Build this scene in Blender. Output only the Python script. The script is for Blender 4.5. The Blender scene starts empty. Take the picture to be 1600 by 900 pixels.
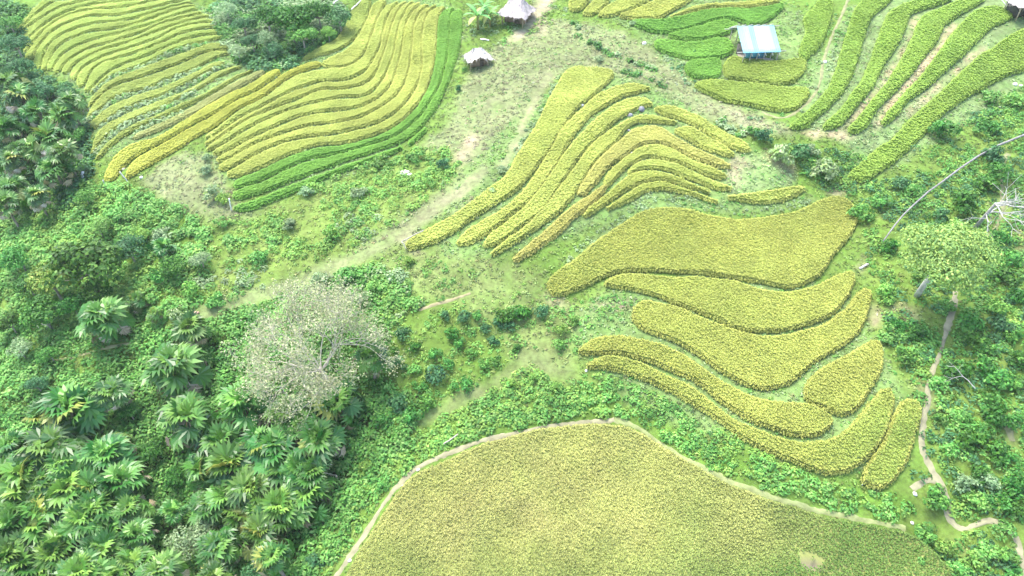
import bpy, math, random
import numpy as np
from mathutils.geometry import delaunay_2d_cdt
from mathutils import Vector

# ------------------------------------------------------------------ camera, sky, sun, exposure
SC = bpy.context.scene
COL = SC.collection
F = 1066.0                       # focal length in photo pixels (1600 wide)
CAM_H = 46.0
PITCH = math.radians(41.5)
cd = bpy.data.cameras.new("camera"); cam = bpy.data.objects.new("camera", cd); COL.objects.link(cam)
cam.location = (0, 0, CAM_H); cam.rotation_euler = (math.pi / 2 - PITCH, 0, 0)
cd.sensor_width = 36; cd.lens = 36 * F / 1600; cd.clip_end = 6000; cd.clip_start = 0.5
SC.camera = cam
SUN_EL, SUN_AZ = math.radians(66), math.radians(-40)     # azimuth from +Y, clockwise positive
w = bpy.data.worlds.new("World"); SC.world = w; w.use_nodes = True
nt = w.node_tree; bg = nt.nodes["Background"]
sky = nt.nodes.new("ShaderNodeTexSky"); sky.sky_type = 'NISHITA'; sky.sun_disc = False
sky.sun_elevation = SUN_EL; sky.sun_rotation = SUN_AZ; sky.dust_density = 3.0; sky.air_density = 1.0
nt.links.new(sky.outputs[0], bg.inputs[0]); bg.inputs[1].default_value = 0.15
sd = bpy.data.lights.new("sun", 'SUN'); sun = bpy.data.objects.new("sun", sd); COL.objects.link(sun)
sd.energy = 1.5; sd.angle = math.radians(24); sd.color = (1.0, 0.95, 0.87)
S = Vector((math.sin(SUN_AZ) * math.cos(SUN_EL), math.cos(SUN_AZ) * math.cos(SUN_EL), math.sin(SUN_EL)))
sun.rotation_euler = (-S).to_track_quat('-Z', 'Y').to_euler(); sun.location = (0, 40, 80)
SC.view_settings.view_transform = 'Standard'; SC.view_settings.look = 'None'
SC.view_settings.gamma = 1; SC.view_settings.exposure = 2.12
SC.view_settings.use_curve_mapping = False

rng = np.random.default_rng(7)
random.seed(7)

# ------------------------------------------------------------------ photo pixel <-> world
UP = np.array([0, math.sin(PITCH), math.cos(PITCH)]); FW = np.array([0, math.cos(PITCH), -math.sin(PITCH)])
def ray(p):
    p = np.atleast_2d(np.asarray(p, float))
    a = (p[:, 0] - 800) / F; b = (450 - p[:, 1]) / F
    d = np.outer(b, UP) + FW
    d[:, 0] += a
    return d
def at_plane(p, z):
    d = ray(p); t = (np.asarray(z) - CAM_H) / d[:, 2]
    return d[:, :2] * t[:, None]

# ------------------------------------------------------------------ terrain heights, surveyed point by point
HP = """700,800,0 1000,700,0 1000,880,0 1400,860,0 560,880,0 1250,820,0 800,690,.2 620,720,.6 960,655,.7 1000,640,2 1200,745,1.8 1380,790,1
1050,600,2.8 1200,690,2.8 1340,690,2.8 1000,540,3.3 1200,650,3.3 1150,560,4 1320,510,4 1100,460,4.7 1270,480,4.7 1000,390,5.5 1200,390,5.5
1310,340,5.5 890,430,5.3 950,350,6.5 1100,330,6.8 1250,310,6.8 1025,288,7.6 1000,250,8.4 1100,270,8 1000,186,9.6 960,150,10.3 900,130,10.8
700,360,7.2 800,280,8.8 820,390,6.6 1000,100,11.3 900,60,11.5 750,90,11 780,200,9.6 650,330,7 600,380,5.8 450,440,3.8 300,490,2.6
100,800,-3 400,760,-3 250,650,-1.5 480,850,-3.5 540,750,-1.2 20,880,-4 120,420,1.5 250,380,3.5 60,560,0 50,330,2.5 60,220,4 380,310,6.5
550,250,7.5 680,150,9.2 700,40,11.5 430,200,8.2 550,100,10.5 620,20,12.5 180,270,6.5 150,200,7 300,170,8.5 200,60,10.5 70,60,9 300,30,12
430,40,10.5 500,0,12.5 290,290,6.2 600,270,6.8 560,330,5.5 450,380,4 700,540,3.2 830,490,4.6 850,600,2.5 900,480,4.8 700,640,1.2
1185,75,12.2 1100,110,11.2 1180,150,10.5 1100,40,13 1000,20,13 1450,60,13.5 1350,150,11.5 1300,190,10.6 1280,210,10 1400,250,8.5
1550,130,11 1600,20,15 1180,260,8.6 1330,270,8 1400,370,6.5 1500,300,7.8 1600,250,8.5 1480,400,5.6 1580,450,6 1420,560,4.3 1550,600,4.2
1440,700,2.6 1560,750,2.5 1480,820,1 1590,870,1 800,10,12.5 300,560,1 180,490,1.6"""
hp = np.array([[float(v) for v in t.split(',')] for t in HP.split()])
hxy = at_plane(hp[:, :2], hp[:, 2])
n = len(hp)
def phi(r): return r
R_ = np.linalg.norm(hxy[:, None] - hxy[None], axis=2)
A = np.zeros((n + 3, n + 3)); A[:n, :n] = phi(R_) - np.eye(n) * 2.0
A[:n, n] = 1; A[:n, n + 1:] = hxy; A[n, :n] = 1; A[n + 1:, :n] = hxy.T
sol = np.linalg.solve(A, np.concatenate([hp[:, 2], [0, 0, 0]]))
def bumps(x, y):
    b = 0
    for k, (fx, fy, a) in enumerate([(.9, .5, .06), (-.6, 1.1, .06), (1.7, -.9, .035), (.35, .28, .12), (-.22, .4, .14), (2.6, 2.1, .02)]):
        b = b + a * np.sin(fx * x + fy * y + k * 1.7)
    return b
def h_raw(x, y):
    x = np.clip(x, -92, 92); y = np.clip(y, 12, 128)
    out = np.empty_like(x)
    for i in range(0, x.size, 20000):
        q = np.stack([x.ravel()[i:i + 20000], y.ravel()[i:i + 20000]], 1)
        r = np.linalg.norm(q[:, None] - hxy[None], axis=2)
        out.ravel()[i:i + 20000] = phi(r) @ sol[:n] + sol[n] + q @ sol[n + 1:]
    return out
GX0, GY0, GS = -100.0, 8.0, 0.4
NX, NY = 501, 326
gx = GX0 + GS * np.arange(NX); gy = GY0 + GS * np.arange(NY)
CX, CY = np.meshgrid(GX0 + 2 * np.arange(101), GY0 + 2 * np.arange(67))
coarse = h_raw(CX.astype(float), CY.astype(float))
for _ in range(2):
    e = np.pad(coarse, 1, mode='edge')
    coarse = (e[1:-1, 1:-1] * 2 + e[:-2, 1:-1] + e[2:, 1:-1] + e[1:-1, :-2] + e[1:-1, 2:]) / 6
def bil(g, x, y, x0, y0, s):
    u = np.clip((x - x0) / s, 0, g.shape[1] - 1.001); v = np.clip((y - y0) / s, 0, g.shape[0] - 1.001)
    i = u.astype(int); j = v.astype(int); a = u - i; b = v - j
    return g[j, i] * (1 - a) * (1 - b) + g[j, i + 1] * a * (1 - b) + g[j + 1, i] * (1 - a) * b + g[j + 1, i + 1] * a * b
MX, MY = np.meshgrid(gx, gy)
HG = bil(coarse, MX, MY, GX0, GY0, 2.0) + bumps(MX, MY)
def hgt(x, y): return bil(HG, np.asarray(x, float), np.asarray(y, float), GX0, GY0, GS)
def to_world(p, above=0.0):
    """photo pixel -> point ABOVE metres over the terrain (x, y, ground z, depth)"""
    d = ray(p); z = np.full(len(d), 5.0)
    for _ in range(60):
        t = (z + above - CAM_H) / d[:, 2]
        z = 0.5 * z + 0.5 * hgt(d[:, 0] * t, d[:, 1] * t)
    t = (z + above - CAM_H) / d[:, 2]
    return np.stack([d[:, 0] * t, d[:, 1] * t, z, t], 1)
def P1(px, py, above=0.0): return to_world([(px, py)], above)[0]
def inside(poly, x, y):
    r = np.zeros(x.shape, bool)
    x0, y0 = poly[-1]
    for x1, y1 in poly:
        c = (y1 > y) != (y0 > y)
        if y1 != y0: r ^= c & (x < (x0 - x1) * (y - y1) / (y0 - y1) + x1)
        x0, y0 = x1, y1
    return r
def chaikin(p, k=2, closed=True):
    p = np.asarray(p, float)
    for _ in range(k):
        q = np.roll(p, -1, 0) if closed else p[1:]
        a = p if closed else p[:-1]
        c = np.empty((2 * len(a), p.shape[1])); c[0::2] = .75 * a + .25 * q; c[1::2] = .25 * a + .75 * q
        p = c if closed else np.vstack([p[:1], c, p[-1:]])
    return p
def resample(p, step):
    p = np.asarray(p, float); s = np.r_[0, np.cumsum(np.linalg.norm(np.diff(p[:, :2], axis=0), axis=1))]
    m = max(2, int(s[-1] / step) + 1); u = np.linspace(0, s[-1], m)
    return np.stack([np.interp(u, s, p[:, k]) for k in range(p.shape[1])], 1)

# ------------------------------------------------------------------ mesh and object helpers
def mesh(name, V, faces, mat, cols=None, smooth=False):
    """faces: list of int arrays (n,3) / (n,4)"""
    me = bpy.data.meshes.new(name)
    V = np.asarray(V, np.float32); faces = [np.asarray(f, np.int32) for f in (faces if isinstance(faces, list) else [faces]) if len(f)]
    loops = np.concatenate([f.ravel() for f in faces]); tot = np.concatenate([np.full(len(f), f.shape[1], np.int32) for f in faces])
    me.vertices.add(len(V)); me.vertices.foreach_set("co", V.ravel())
    me.loops.add(len(loops)); me.loops.foreach_set("vertex_index", loops)
    me.polygons.add(len(tot)); st = np.r_[0, np.cumsum(tot)[:-1]].astype(np.int32)
    me.polygons.foreach_set("loop_start", st); me.polygons.foreach_set("loop_total", tot)
    if smooth: me.polygons.foreach_set("use_smooth", np.ones(len(tot), bool))
    if cols is not None:
        at = me.attributes.new("Col", 'FLOAT_COLOR', 'POINT')
        c = np.ones((len(V), 4), np.float32); c[:, :3] = cols
        at.data.foreach_set("color", c.ravel())
    me.materials.append(mat)
    me.update(calc_edges=True); me.validate()
    return me
def link(name, me, parent=None, loc=(0, 0, 0), rot=(0, 0, 0), scale=1.0):
    o = bpy.data.objects.new(name, me); COL.objects.link(o)
    o.location = loc; o.rotation_euler = rot
    o.scale = (scale,) * 3 if np.isscalar(scale) else scale
    if parent is not None: o.parent = parent
    return o
def tag(o, label=None, cat=None, group=None, kind=None):
    for k, v in (("label", label), ("category", cat), ("group", group), ("kind", kind)):
        if v: o[k] = v
    return o
class MB:
    """collects pieces of one part"""
    def __init__(s): s.V = []; s.Q = []; s.T = []; s.C = []; s.n = 0
    def add(s, V, Q=None, T=None, col=(.5, .5, .5)):
        V = np.asarray(V, float); s.V.append(V)
        if Q is not None and len(Q): s.Q.append(np.asarray(Q) + s.n)
        if T is not None and len(T): s.T.append(np.asarray(T) + s.n)
        s.C.append(np.broadcast_to(np.asarray(col, float), (len(V), 3))); s.n += len(V)
    def tube(s, pts, rad, k=6, col=(.5, .5, .5), cap=True):
        pts = np.asarray(pts, float); rad = np.broadcast_to(np.asarray(rad, float), (len(pts),))
        tn = np.gradient(pts, axis=0); tn /= np.linalg.norm(tn, axis=1)[:, None] + 1e-9
        ref = np.array([0, 0, 1.]) if abs(tn[0, 2]) < .9 else np.array([1., 0, 0])
        V = []
        for p, t, r in zip(pts, tn, rad):
            a = np.cross(t, ref); a /= np.linalg.norm(a) + 1e-9; b = np.cross(t, a)
            th = np.arange(k) * 2 * math.pi / k
            V.append(p + r * (np.outer(np.cos(th), a) + np.outer(np.sin(th), b)))
        m = len(pts); V = np.vstack(V); Q = []
        for i in range(m - 1):
            for j in range(k): Q.append((i * k + j, i * k + (j + 1) % k, (i + 1) * k + (j + 1) % k, (i + 1) * k + j))
        T = []
        if cap:
            V = np.vstack([V, pts[:1], pts[-1:]])
            for j in range(k):
                T.append((m * k, (j + 1) % k, j)); T.append((m * k + 1, (m - 1) * k + j, (m - 1) * k + (j + 1) % k))
        s.add(V, Q, T, col)
    def box(s, c, size, col=(.5, .5, .5), rz=0, rx=0):
        x, y, z = np.asarray(size) / 2
        V = np.array([(i * x, j * y, k * z) for k in (-1, 1) for j in (-1, 1) for i in (-1, 1)])
        if rx: V = V @ np.array([[1, 0, 0], [0, math.cos(rx), math.sin(rx)], [0, -math.sin(rx), math.cos(rx)]])
        if rz: V = V @ np.array([[math.cos(rz), math.sin(rz), 0], [-math.sin(rz), math.cos(rz), 0], [0, 0, 1]])
        s.add(V + np.asarray(c), [(0, 2, 3, 1), (4, 5, 7, 6), (0, 1, 5, 4), (2, 6, 7, 3), (0, 4, 6, 2), (1, 3, 7, 5)], None, col)
    def mesh(s, name, mat, smooth=False):
        fs = []
        if s.Q: fs.append(np.vstack(s.Q))
        if s.T: fs.append(np.vstack(s.T))
        return mesh(name, np.vstack(s.V), fs, mat, np.vstack(s.C), smooth)

# ------------------------------------------------------------------ materials
def mat_attr(name, rough=.7, transl=0.0, vary=.25, noise_scale=0.0, noise_amt=.3, spec=.3, bump=0.0):
    m = bpy.data.materials.new(name); m.use_nodes = True; t = m.node_tree; N = t.nodes; L = t.links
    b = N["Principled BSDF"]; b.inputs["Roughness"].default_value = rough; b.inputs["Specular IOR Level"].default_value = spec
    a = N.new("ShaderNodeAttribute"); a.attribute_name = "Col"; c = a.outputs["Color"]
    if vary:
        oi = N.new("ShaderNodeObjectInfo"); hs = N.new("ShaderNodeHueSaturation")
        mr = N.new("ShaderNodeMapRange"); mr.inputs[3].default_value = 1 - vary; mr.inputs[4].default_value = 1 + vary
        L.new(oi.outputs["Random"], mr.inputs[0]); L.new(mr.outputs[0], hs.inputs["Value"])
        mh = N.new("ShaderNodeMapRange"); mh.inputs[3].default_value = .5 - vary * .085; mh.inputs[4].default_value = .5 + vary * .085
        wn = N.new("ShaderNodeMath"); wn.operation = 'FRACT'; mu = N.new("ShaderNodeMath"); mu.operation = 'MULTIPLY'; mu.inputs[1].default_value = 7.31
        L.new(oi.outputs["Random"], mu.inputs[0]); L.new(mu.outputs[0], wn.inputs[0]); L.new(wn.outputs[0], mh.inputs[0]); L.new(mh.outputs[0], hs.inputs["Hue"])
        L.new(c, hs.inputs["Color"]); c = hs.outputs["Color"]
    if noise_scale:
        tc = N.new("ShaderNodeTexCoord"); nz = N.new("ShaderNodeTexNoise"); nz.inputs["Scale"].default_value = noise_scale; nz.inputs["Detail"].default_value = 6
        L.new(tc.outputs["Object"], nz.inputs["Vector"])
        mr = N.new("ShaderNodeMapRange"); mr.inputs[1].default_value = .3; mr.inputs[2].default_value = .7
        mr.inputs[3].default_value = 1 - noise_amt; mr.inputs[4].default_value = 1 + noise_amt
        L.new(nz.outputs["Fac"], mr.inputs[0])
        mx = N.new("ShaderNodeVectorMath"); mx.operation = 'SCALE'; L.new(c, mx.inputs[0]); L.new(mr.outputs[0], mx.inputs["Scale"]); c = mx.outputs[0]
        if bump:
            bp = N.new("ShaderNodeBump"); bp.inputs["Strength"].default_value = bump; bp.inputs["Distance"].default_value = .1
            L.new(nz.outputs["Fac"], bp.inputs["Height"]); L.new(bp.outputs[0], b.inputs["Normal"])
    L.new(c, b.inputs["Base Color"])
    if transl:
        tr = N.new("ShaderNodeBsdfTranslucent"); mi = N.new("ShaderNodeMixShader"); mi.inputs[0].default_value = transl
        L.new(c, tr.inputs["Color"]); L.new(b.outputs[0], mi.inputs[1]); L.new(tr.outputs[0], mi.inputs[2])
        L.new(mi.outputs[0], N["Material Output"].inputs["Surface"])
    return m
M_RICE = mat_attr("rice", .75, .3, .04, .35, .12, .15)
M_LEAF = mat_attr("leaf", .6, .3, .18)
M_PALM = mat_attr("palm_leaf", .42, .22, .2, spec=.5)
M_WEED = mat_attr("weed", .65, .3, 0, .25, .25)
M_BARK = mat_attr("bark", .9, 0, .1, 3, .3, .1, .3)
M_THATCH = mat_attr("thatch", .9, 0, 0, 2.5, .18, .1, .5)
M_WOOD = mat_attr("wood", .8, 0, .1, 4, .25, .2)
M_ROCK = mat_attr("rock", .85, 0, .1, 2, .35, .2, .6)
M_SHEET = mat_attr("roof_sheet", .4, .1, 0, 1.2, .06, .4)
M_PATH = mat_attr("path_dirt", .95, 0, 0, 1.6, .22, .1, .4)

# ground: colour per region in the attribute, broken up by several scales of noise
def ground_material():
    m = bpy.data.materials.new("ground"); m.use_nodes = True; t = m.node_tree; N = t.nodes; L = t.links
    b = N["Principled BSDF"]; b.inputs["Roughness"].default_value = .95; b.inputs["Specular IOR Level"].default_value = .1
    a = N.new("ShaderNodeAttribute"); a.attribute_name = "Col"; c = a.outputs["Color"]
    tc = N.new("ShaderNodeTexCoord")
    def nz(s, lo, hi, d=5):
        q = N.new("ShaderNodeTexNoise"); q.inputs["Scale"].default_value = s; q.inputs["Detail"].default_value = d; q.inputs["Roughness"].default_value = .65
        L.new(tc.outputs["Object"], q.inputs["Vector"])
        r = N.new("ShaderNodeMapRange"); r.inputs[1].default_value = .35; r.inputs[2].default_value = .65; r.inputs[3].default_value = lo; r.inputs[4].default_value = hi
        L.new(q.outputs["Fac"], r.inputs[0]); return q, r.outputs[0]
    q1, f1 = nz(.22, .80, 1.15); q2, f2 = nz(2.2, .68, 1.25, 8); q3, f3 = nz(.55, 0, .55)
    for f in (f1, f2):
        mx = N.new("ShaderNodeVectorMath"); mx.operation = 'SCALE'; L.new(c, mx.inputs[0]); L.new(f, mx.inputs["Scale"]); c = mx.outputs[0]
    mix = N.new("ShaderNodeMix"); mix.data_type = 'RGBA'; mix.blend_type = 'MULTIPLY'; L.new(f3, mix.inputs[0]); L.new(c, mix.inputs[6]); mix.inputs[7].default_value = (.62, .9, .5, 1)
    L.new(mix.outputs[2], b.inputs["Base Color"])
    bp = N.new("ShaderNodeBump"); bp.inputs["Strength"].default_value = .5; bp.inputs["Distance"].default_value = .15; L.new(q2.outputs["Fac"], bp.inputs["Height"]); L.new(bp.outputs[0], b.inputs["Normal"])
    return m
M_GROUND = ground_material()

# ------------------------------------------------------------------ the rice strips, outlines surveyed from the photograph
def pl(s): return [tuple(float(v) for v in t.split(',')) for t in s.split()]
a_lines = [pl(s) for s in (
 "29,41 36,31 49,17 64,4 70,-2",
 "30,50 39,40 51,29 67,16 80,7 92,0",
 "31,60 34,52 45,42 61,32 75,24 90,15 107,8 127,4 151,1 182,-1",
 "39,75 45,62 57,50 72,39 90,26 110,17 132,11 157,6 182,5 207,2 222,-1",
 "39,87 51,71 64,55 80,40 97,28 117,21 140,17 164,15 185,14 202,11 220,8 245,2 255,-1",
 "51,104 56,87 62,72 75,57 90,46 105,37 125,30 145,26.5 170,26.5 195,24 220,19 238,15 254,10 270,6 288,4 295,0",
 "65,110 69,90 77,74 89,60 105,50 127,43 145,39 170,36 195,34 220,29 240,20.5 260,15 277,9.5 292,7 302,7",
 "75,106 79,92 87,80 97,71 110,62 127,55 145,51 164,50 189,45 220,37 240,31 257,22 277,16 292,12 304,11",
 "85,112 87,100 97,87 112,77 130,69 150,63 170,57 195,51 220,44 240,39 260,29 280,24 300,19 312,17",
 "96,113 102,100 117,89 132,80 152,74 170,69 195,60 220,54 237,46 255,36 275,31 295,28 309,24 319,22",
 "110,116 117,100 132,92 151,82 170,76 182,74 201,66 220,61 240,55 255,47 270,41 290,36 310,31 322,28 335,29",
 "121,130 125,112 135,102 150,97 170,86 185,82 201,77 220,71 237,66 252,59 265,51 280,44 297,39 312,38 330,36 338,39",
 "133,139 140,122 147,108 157,100 176,95 195,90 220,81 241,74 260,66 275,57 292,52 310,48 330,46 344,46",
 "139,147 150,133 160,122 175,112 190,103 205,98 225,91 245,84 257,76 272,70 287,64 305,60 325,57 340,54 349,56")]
G1 = pl("149,142 157,131 172,121 190,116 210,108 225,104 250,91 267,82 287,76 306,71 325,66")
a14 = pl("140,160 145,150 161,134 180,122 197,115 220,107 240,101 260,92 280,86 300,78 320,71 337,66 353,70")
a15 = pl("140,172 147,162 158,151 172,139 190,131 210,126 235,120 252,112 268,107 285,100 305,92 327,81 347,79 358,81")
G2 = pl("136,192 145,180 164,169 176,156 195,150 215,144 232,140 251,131 270,124 295,114 314,107")
a16 = pl("141,200 145,185 162,174 177,164 200,154 222,146 240,141 258,136 282,124 300,117 317,107 335,98 345,94 355,96")
G3 = pl("154,200 175,186 190,175 207,168 225,162 242,155 262,150 270,144 295,132 317,120 332,112 342,107 360,100")
a17 = pl("144,237 147,222 150,210 161,197 175,190 190,184 207,175 227,166 245,160 270,151 297,139 318,127 335,115 355,107 375,103")
G4 = pl("147,242 157,225 171,212 187,201 202,192 217,186 235,180 247,175 280,157 292,147 305,144")
a18u = pl("151,245 165,224 181,214 195,202 210,194 227,186 247,179 265,171 290,160 312,150 335,138 357,125 380,113 397,108")
a18l = pl("156,250 165,241 177,225 200,214 212,206 227,194 240,190 265,180 285,172 310,158 330,148 350,137 375,120 395,112")
G5 = pl("200,216 215,206 232,195 247,190 268,181 290,173")
a19u = pl("207,214 232,200 260,189 290,174 320,155 345,143 380,122 410,108")
a19l = pl("212,220 240,212 262,202 290,188 310,180 330,168 350,155 375,140 400,125 413,118")
y1u = pl("163,278 170,262 176,248 186,238 200,228 225,220 250,213 270,202 292,187 317,169 340,157 360,146 385,135 410,120 422,110 432,107")
y12 = pl("182,283 190,268 200,257 215,246 235,234 260,221 285,207 315,189 335,180 350,169 375,154 400,144 417,132 440,117")
y2u = pl("196,276 203,258 215,247 235,235 260,222 285,208 315,190 335,181 350,170 375,155 400,145 417,133 440,119 450,110 475,99 500,96")
y2l = pl("205,279 217,271 240,257 265,242 277,237 290,227 300,219 320,209 351,189 377,170 400,159 420,148 437,133 455,120 465,115 480,111 502,106")
Ls = [pl(s) for s in (
 "322,212 351,191 377,172 400,161 420,150 437,135 455,122 465,117 480,113 500,109 530,107 545,106 563,94 573,82 579,66 587,45 592,28 600,14 608,4 618,3",
 "322,222 347,205 375,186 400,174 422,161 445,150 464,141 500,129 535,130 560,122 577,109 589,87 597,70 600,50 605,31 612,16 621,6 626,5",
 "322,231 345,216 370,199 395,184 420,174 440,166 464,159 486,147 505,141 540,142 560,137 572,134 589,117 596,99 602,80 605,72 610,54 613,41 619,27 625,16 634,4 641,3",
 "332,237 361,220 390,202 422,186 445,176 470,169 495,161 520,157 560,155 577,151 592,137 602,121 610,105 615,92 619,75 622,54 626,35 635,19 642,6 652,4",
 "339,247 370,231 400,214 430,201 457,189 480,181 501,177 540,174 560,172 572,167 592,155 610,140 617,124 622,105 628,86 632,56 636,35 645,20 655,8 661,7",
 "342,258 361,248 382,236 410,222 432,212 460,205 482,199 520,194 545,190 570,184 582,177 607,162 625,147 635,130 641,109 645,86 647,65 647,50 651,32 659,19 667,10 675,10",
 "350,272 370,262 387,251 407,241 432,229 452,221 482,217 499,214 520,214 545,207 570,202 590,197 607,187 622,177 637,162 652,140 659,121 662,102 662,80 661,60 666,29 675,14 688,10",
 "368,281 387,275 410,267 427,257 450,246 470,239 490,233 520,229 545,226 570,220 595,212 615,201 632,190 655,167 669,142 679,111 684,80 685,62 686,35 690,18 700,14",
 "366,300 380,294 405,290 427,277 447,267 470,256 496,250 540,240 565,231 595,224 620,215 640,200 660,182 680,150 692,126 699,99 703,75 704,45 707,18 716,13",
 "363,317 390,312 417,304 440,294 460,284 484,276 515,265 540,255 570,244 595,237 615,231 627,226 640,219 655,207 670,188 685,170 694,150 705,124 712,102 720,78 724,45 723,20")]
ORD = "first second third fourth fifth sixth seventh eighth ninth tenth eleventh twelfth thirteenth fourteenth fifteenth sixteenth seventeenth eighteenth nineteenth twentieth".split()
ORD += ["twenty-" + o for o in ORD[:9]] + ["thirtieth"] + ["thirty-" + o for o in ORD[:9]] + ["fortieth"]
RICE = []      # (label, group, palette, crop height, upper line, lower line)  or  (.., polygon, None)
gA = "narrow rice strips beside the upper palm grove"
seq = [(a_lines[i], a_lines[i + 1]) for i in range(13)] + [(a_lines[13], G1 + [(349, 60)]), (a14, a15), (a15, G2 + [(340, 92), (358, 84)]), (a16, G3[:-2]), (a17, G4 + [(335, 128), (375, 106)]), (a18u, a18l), (a19u, a19l)]
for i, (u, l) in enumerate(seq):
    kind = "lime" if i < 14 else ("olive" if i in (14, 15, 16, 17, 18) else "straw")
    word = {"lime": "lime yellow", "olive": "olive yellow", "straw": "straw coloured"}[kind]
    RICE.append((f"{word} rice strip, {ORD[i]} from the top in the flight by the upper palm grove", gA, kind, .38, u, l, .42))
RICE.append(("deep yellow long rice strip with its low end by the two pale stakes", gA, "yellow", .45, y1u, y12, .25))
RICE.append(("deep yellow long rice strip bordering the small pale meadow with the white stone", gA, "yellow", .45, y2u, y2l, .15))
gM = "curving rice strips next to the small thatched hut"
M0u = pl("472,91 492,79 515,68 531,57 540,42 548,20 556,8 566,0"); M0l = pl("480,93 500,88 520,83 540,73 552,62 562,50 570,35 577,15 578,0")
RICE.append(("broad olive rice strip along the edge of the dark tree clump", gM, "olive", .46, M0u, M0l, 0))
RICE.append(("short golden rice strip just below the broad olive strip by the trees", gM, "gold", .46, pl("504,98 520,88 535,83 547,75 556,62 568,45 575,30 580,12 585,2 598,0"), pl("507,106 530,106 545,105 562,92 572,80 577,65 579,55 586,40 591,25 598,12 603,2"), .08))
for i in range(9):
    k = "gold" if i < 7 else "green"
    w_ = "golden" if i < 7 else "fresh green"
    u = Ls[i]; l = Ls[i + 1]
    RICE.append((f"{w_} curved rice strip, {ORD[i]} inward in the bend by the small thatched hut", gM, k, .46, u, l, .36))
RICE.append(("outermost thin green rice strip of the bend, bordering the weedy gully", gM, "green", .46, pl("366,323 390,316 417,307 440,297 460,288 484,279 515,268 540,258 570,247 595,240 615,234 630,227"), pl("368,330 395,328 420,318 440,308 460,300 484,290 515,276 540,267 570,254 595,247 615,241 628,234"), 0))
RICE.append(("tiny green rice strip at the grass edge where the bend turns uphill", gM, "green", .46, pl("636,224 652,211 664,199"), pl("640,229 655,219 668,204"), 0))
gC = "golden rice strips wrapped round the central knoll"
C = [
 ("wide golden rice strip starting by the wooden rail, topmost on the knoll", None, pl("634,383 642,374 670,360 700,345 728,325 760,300 788,283 806,250 832,210 852,172 868,140 885,112 900,105 930,107 957,112 958,119 940,135 922,152 905,163 898,170 880,195 868,212 858,232 845,248 835,262 815,288 795,303 765,322 740,337 712,360 680,377 655,385 638,388")),
 ("golden rice strip directly below the wide topmost one on the knoll", pl("714,377 727,361 745,350 770,337 795,321 817,301 834,277 850,252 862,232 870,220 877,204 895,184 910,170 932,149 957,136 985,129 1002,130 1014,138"), pl("719,387 732,386 751,372 776,356 801,334 816,324 831,310 847,292 865,265 875,247 882,230 900,209 910,195 921,178 932,176 946,167 965,155 980,149 997,146 1015,141")),
 ("golden rice strip whose top end wraps over the two grey boulders", pl("756,380 761,366 782,356 799,342 820,325 835,307 852,286 862,270 880,242 895,224 907,211 927,191 947,172 960,164 977,155 990,151 1005,151 1015,156 1020,162"), pl("760,389 772,385 789,375 807,361 830,345 852,326 862,307 875,290 887,272 897,255 910,242 921,227 944,206 957,192 977,181 986,176 992,172 1012,166")),
 ("golden rice strip with its crest just under the two grey boulders", pl("767,396 770,389 789,377 815,361 835,343 846,330 865,307 880,287 892,270 906,251 920,231 942,210 960,200 975,190 990,181 1009,177 1027,181 1040,185 1059,189"), pl("770,400 789,390 805,381 827,366 855,347 875,331 892,312 904,290 916,270 929,254 945,237 960,225 971,211 980,198 994,192 1015,191 1040,194 1057,195")),
 ("orange tinted rice strip with a blunt rounded lower tip on the knoll", pl("904,300 912,282 925,264 935,249 950,236 967,222 990,202 1002,196 1025,195 1037,201 1052,214 1080,227 1100,239 1120,247 1135,252 1144,260"), pl("909,308 920,297 930,286 941,276 945,266 955,256 972,247 987,234 1002,225 1022,224 1045,226 1057,235 1077,245 1100,254 1117,262 1132,265 1142,263")),
 ("short golden rice strip tucked under the outer strip of the knoll's far flank", pl("1054,201 1066,194 1087,200 1107,214 1125,225 1140,234 1149,240"), pl("1057,209 1075,220 1095,231 1112,239 1132,244 1142,247")),
 ("outermost golden rice strip on the knoll's far flank, facing the scrub", pl("1025,167 1036,162 1052,166 1075,172 1095,184 1115,196 1137,210 1162,220 1172,230"), pl("1024,175 1037,182 1056,184 1070,191 1092,201 1112,214 1131,227 1156,239 1171,240")),
 ("golden rice strip sweeping low from beneath the orange tinted strip's tip", pl("802,402 825,383 850,365 877,337 907,314 940,290 946,288"), pl("807,412 837,393 875,365 892,345 910,332 940,304 948,293")),
 ("thin golden rice strip arching over the crest, sixth above the grassy bank", pl("943,291 949,273 959,262 974,250 990,237 1005,228 1030,225 1045,229 1060,237 1077,249 1097,256 1115,264 1134,267 1139,274"), pl("949,292 962,278 971,267 985,256 1002,247 1020,246 1034,249 1050,252 1067,258 1087,267 1105,276 1120,282 1132,280")),
 ("plump golden rice strip ending in a rounded tip by the bare clearing", pl("981,271 987,260 1002,250 1022,247 1035,251 1052,254 1070,262 1092,274 1115,284 1136,286 1147,295"), pl("984,273 1000,264 1015,262 1035,264 1047,269 1067,276 1087,285 1105,291 1117,296 1134,303 1146,299")),
 ("golden rice strip second above the grassy bank of the knoll", pl("912,338 916,330 925,320 944,307 962,291 981,276 995,267 1010,265 1032,267 1045,272 1062,278 1082,288 1102,296 1112,301"), pl("914,339 940,325 965,307 990,291 1007,283 1030,281 1055,286 1080,296 1110,303")),
 ("lowest rice strip of the knoll, greenish at its crest, on the grassy bank", pl("947,326 960,316 985,301 1005,286 1025,283 1050,287 1075,297 1100,306 1125,316"), pl("952,328 980,318 1000,304 1012,298 1030,296 1050,299 1075,304 1095,312 1121,320")),
 ("small tapering golden rice strip below the bare clearing", pl("1136,307 1150,303 1180,302 1210,297 1240,290 1254,291"), pl("1140,312 1160,316 1190,320 1215,317 1240,307 1256,298")),
]
for lab, u, l in C: RICE.append((lab, gC, "orange" if "orange" in lab else "gold", .55, u, l, .0))
gD = "broad golden paddies stepping down below the knoll"
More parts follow.
